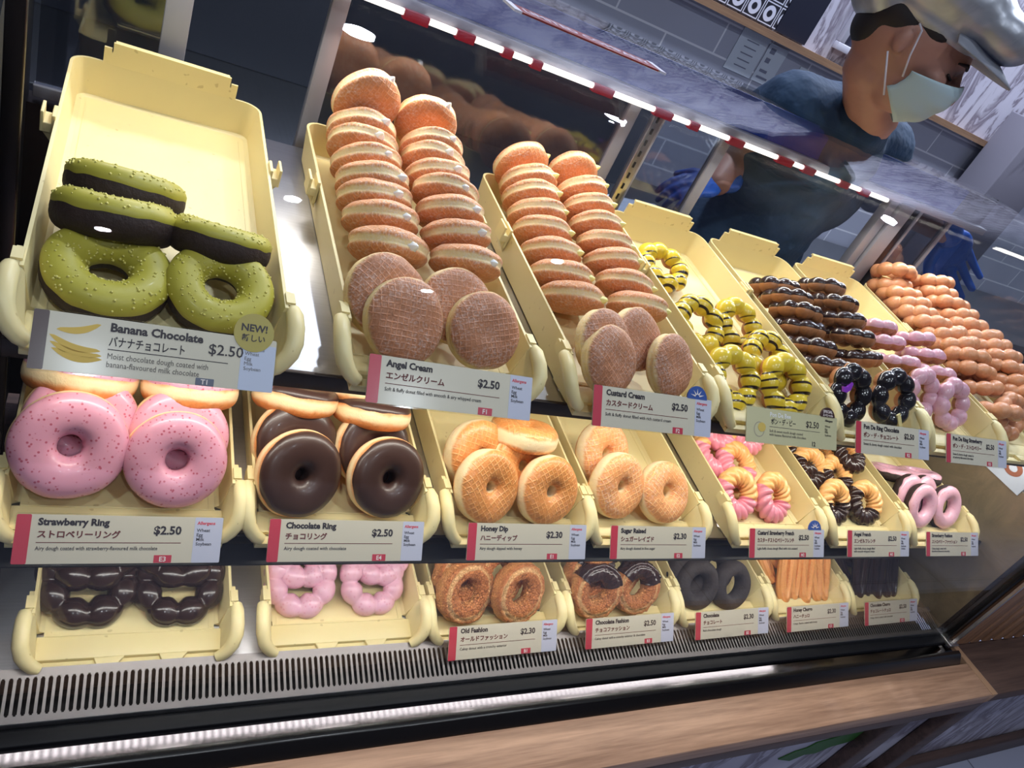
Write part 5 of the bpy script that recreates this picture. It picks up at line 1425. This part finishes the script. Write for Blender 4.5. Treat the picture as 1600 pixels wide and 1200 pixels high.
# closed eyes looking down: dark lash lines and brows
for sgn in (1, -1):
    ppart('eyelashes', (lambda m: mesh('eyelashes', m.v, m.f))(MB().tube([hp_(0.078, sgn * 0.050, 0.000), hp_(0.088, sgn * 0.036, -0.004), hp_(0.090, sgn * 0.022, -0.002)], 0.0016, 6)), simple('lash_dark', srgb(30, 22, 22), 0.8))
    ppart('eyebrow', (lambda m: mesh('eyebrow', m.v, m.f))(MB().tube([hp_(0.078, sgn * 0.056, 0.022), hp_(0.093, sgn * 0.038, 0.028), hp_(0.099, sgn * 0.016, 0.024)], [0.0015, 0.003, 0.002], 6)), simple('brow_dark', srgb(40, 30, 28), 0.9))
# hair under the cap
HAIR = simple('dark_hair', srgb(26, 22, 28), 0.7)
hair = [he(-0.030, 0, 0.030, .080, .080, .060), he(-0.058, 0, -0.006, .036, .062, .046)] + [he(0.014, s_ * 0.068, 0.040, .030, .012, .022) for s_ in (1, -1)]
ppart('hair', blobmesh('hair', hair, 0.005, 3), HAIR)
# newsboy cap
SILV, nt, b = newmat('silver_satin'); P = coords(nt); nt.links.new(mixc(nt, noisef(nt, P, 16, 3, 0.6, 1.0), srgb(112, 118, 132), srgb(188, 194, 204)), b.inputs['Base Color'])
b.inputs['Metallic'].default_value = 0.35; b.inputs['Roughness'].default_value = 0.38; bump(nt, b, noisef(nt, P, 12, 2, 0.5, 0.6), 0.6, 0.012)
cap = [he(-0.005, 0, 0.098, .128, .112, .066), he(0.080, 0, 0.095, .080, .092, .046), he(-0.078, 0, 0.048, .056, .086, .062), he(-0.004, 0, 0.046, .100, .087, .034)]
cp_ = ppart('cap_crown', blobmesh('cap_crown', cap, 0.005, 4), SILV)
vs = []; fs = []
for j in range(7):
    for i in range(21):
        s_ = -1 + 2 * i / 20; t = j / 6
        an = s_ * 1.15; r0 = 0.098
        f_ = 0.005 + (r0 + 0.068 * t * math.cos(an * 1.15)) * math.cos(an); s2 = (r0 * 0.86) * math.sin(an) * (1 + 0.12 * t)
        u = 0.074 - 0.030 * t * math.cos(an) - 0.018 * s_ * s_
        vs.append(hp_(f_, s2, u))
for j in range(6):
    for i in range(20):
        a = j * 21 + i; fs.append((a, a + 1, a + 22, a + 21))
nn = len(vs); vs += [v_ - Ud * 0.0025 for v_ in vs]
fs += [tuple(nn + q for q in reversed(f_)) for f_ in list(fs)]
edge = [i for i in range(20)] 
for i in range(20): fs += [(i, i + 1, nn + i + 1, nn + i), (126 + i, 127 + i, nn + 127 + i, nn + 126 + i)]
for j in range(6): fs += [(j * 21, j * 21 + 21, nn + j * 21 + 21, nn + j * 21), (j * 21 + 20, j * 21 + 41, nn + j * 21 + 41, nn + j * 21 + 20)]
ppart('cap_brim', mesh('cap_brim', vs, fs), simple('brim_grey', srgb(140, 146, 160), 0.7))
# gloved hands: palm, five separate bent fingers
GLOVE, nt, b = newmat('blue_glove'); P = coords(nt); nt.links.new(mixc(nt, noisef(nt, P, 40, 3), srgb(22, 70, 160), srgb(44, 104, 205)), b.inputs['Base Color']); b.inputs['Roughness'].default_value = 0.4
bump(nt, b, noisef(nt, P, 60, 3), 0.5, 0.004)
def hand(name, wr, D, Nn, sc_=1.0, curl=0.35, thumb=1):
    """wr wrist point, D direction towards the fingers, Nn palm normal"""
    D = D.normalized(); Nn = (Nn - D * Nn.dot(D)).normalized(); A = D.cross(Nn).normalized() * thumb
    s = sc_
    pr = [('c', [wr - D * 0.035 * s, wr], [0.027 * s, 0.023 * s]), ('e', wr + D * 0.040 * s, (0.045 * s, 0.038 * s, 0.015 * s), Matrix((D, A, Nn)).transposed())]
    for (off, L, r) in ((0.030, 0.066, 0.0088), (0.011, 0.075, 0.0092), (-0.009, 0.070, 0.0088), (-0.028, 0.055, 0.0078)):
        base = wr + D * 0.074 * s + A * off * s; pts = [wr + D * 0.045 * s + A * off * 0.8 * s, base]; ang = 0.15; p = base
        for k, fr_ in enumerate((0.45, 0.32, 0.25)):
            ang += curl * (0.8 + 0.35 * k); dd = (D * math.cos(ang) + Nn * math.sin(ang) + A * off * 1.6).normalized()
            p = p + dd * L * fr_ * s; pts.append(p)
        pr.append(('c', pts, [0.010 * s, r * s, r * 0.95 * s, r * 0.88 * s, r * 0.78 * s]))
    t0 = wr + D * 0.020 * s + A * 0.026 * s
    pr.append(('c', [t0, t0 + (D * 0.6 + A * 0.7 + Nn * 0.2) * 0.030 * s, t0 + (D * 1.1 + A * 0.95 + Nn * 0.6) * 0.040 * s], [0.013 * s, 0.0105 * s, 0.0085 * s]))
    return blobmesh(name, pr, 0.0028, 2)
ppart('glove', hand('glove', wrR, Vector((-1, -0.10, -0.34)), Vector((-0.3, 0.2, -1)), 0.72, 0.26, -1), GLOVE)
ppart('glove', hand('glove', wrL, Vector((0.95, -0.05, -0.62)), Vector((-0.4, -0.9, 0.1)), 1.1, 0.14, 1), GLOVE)
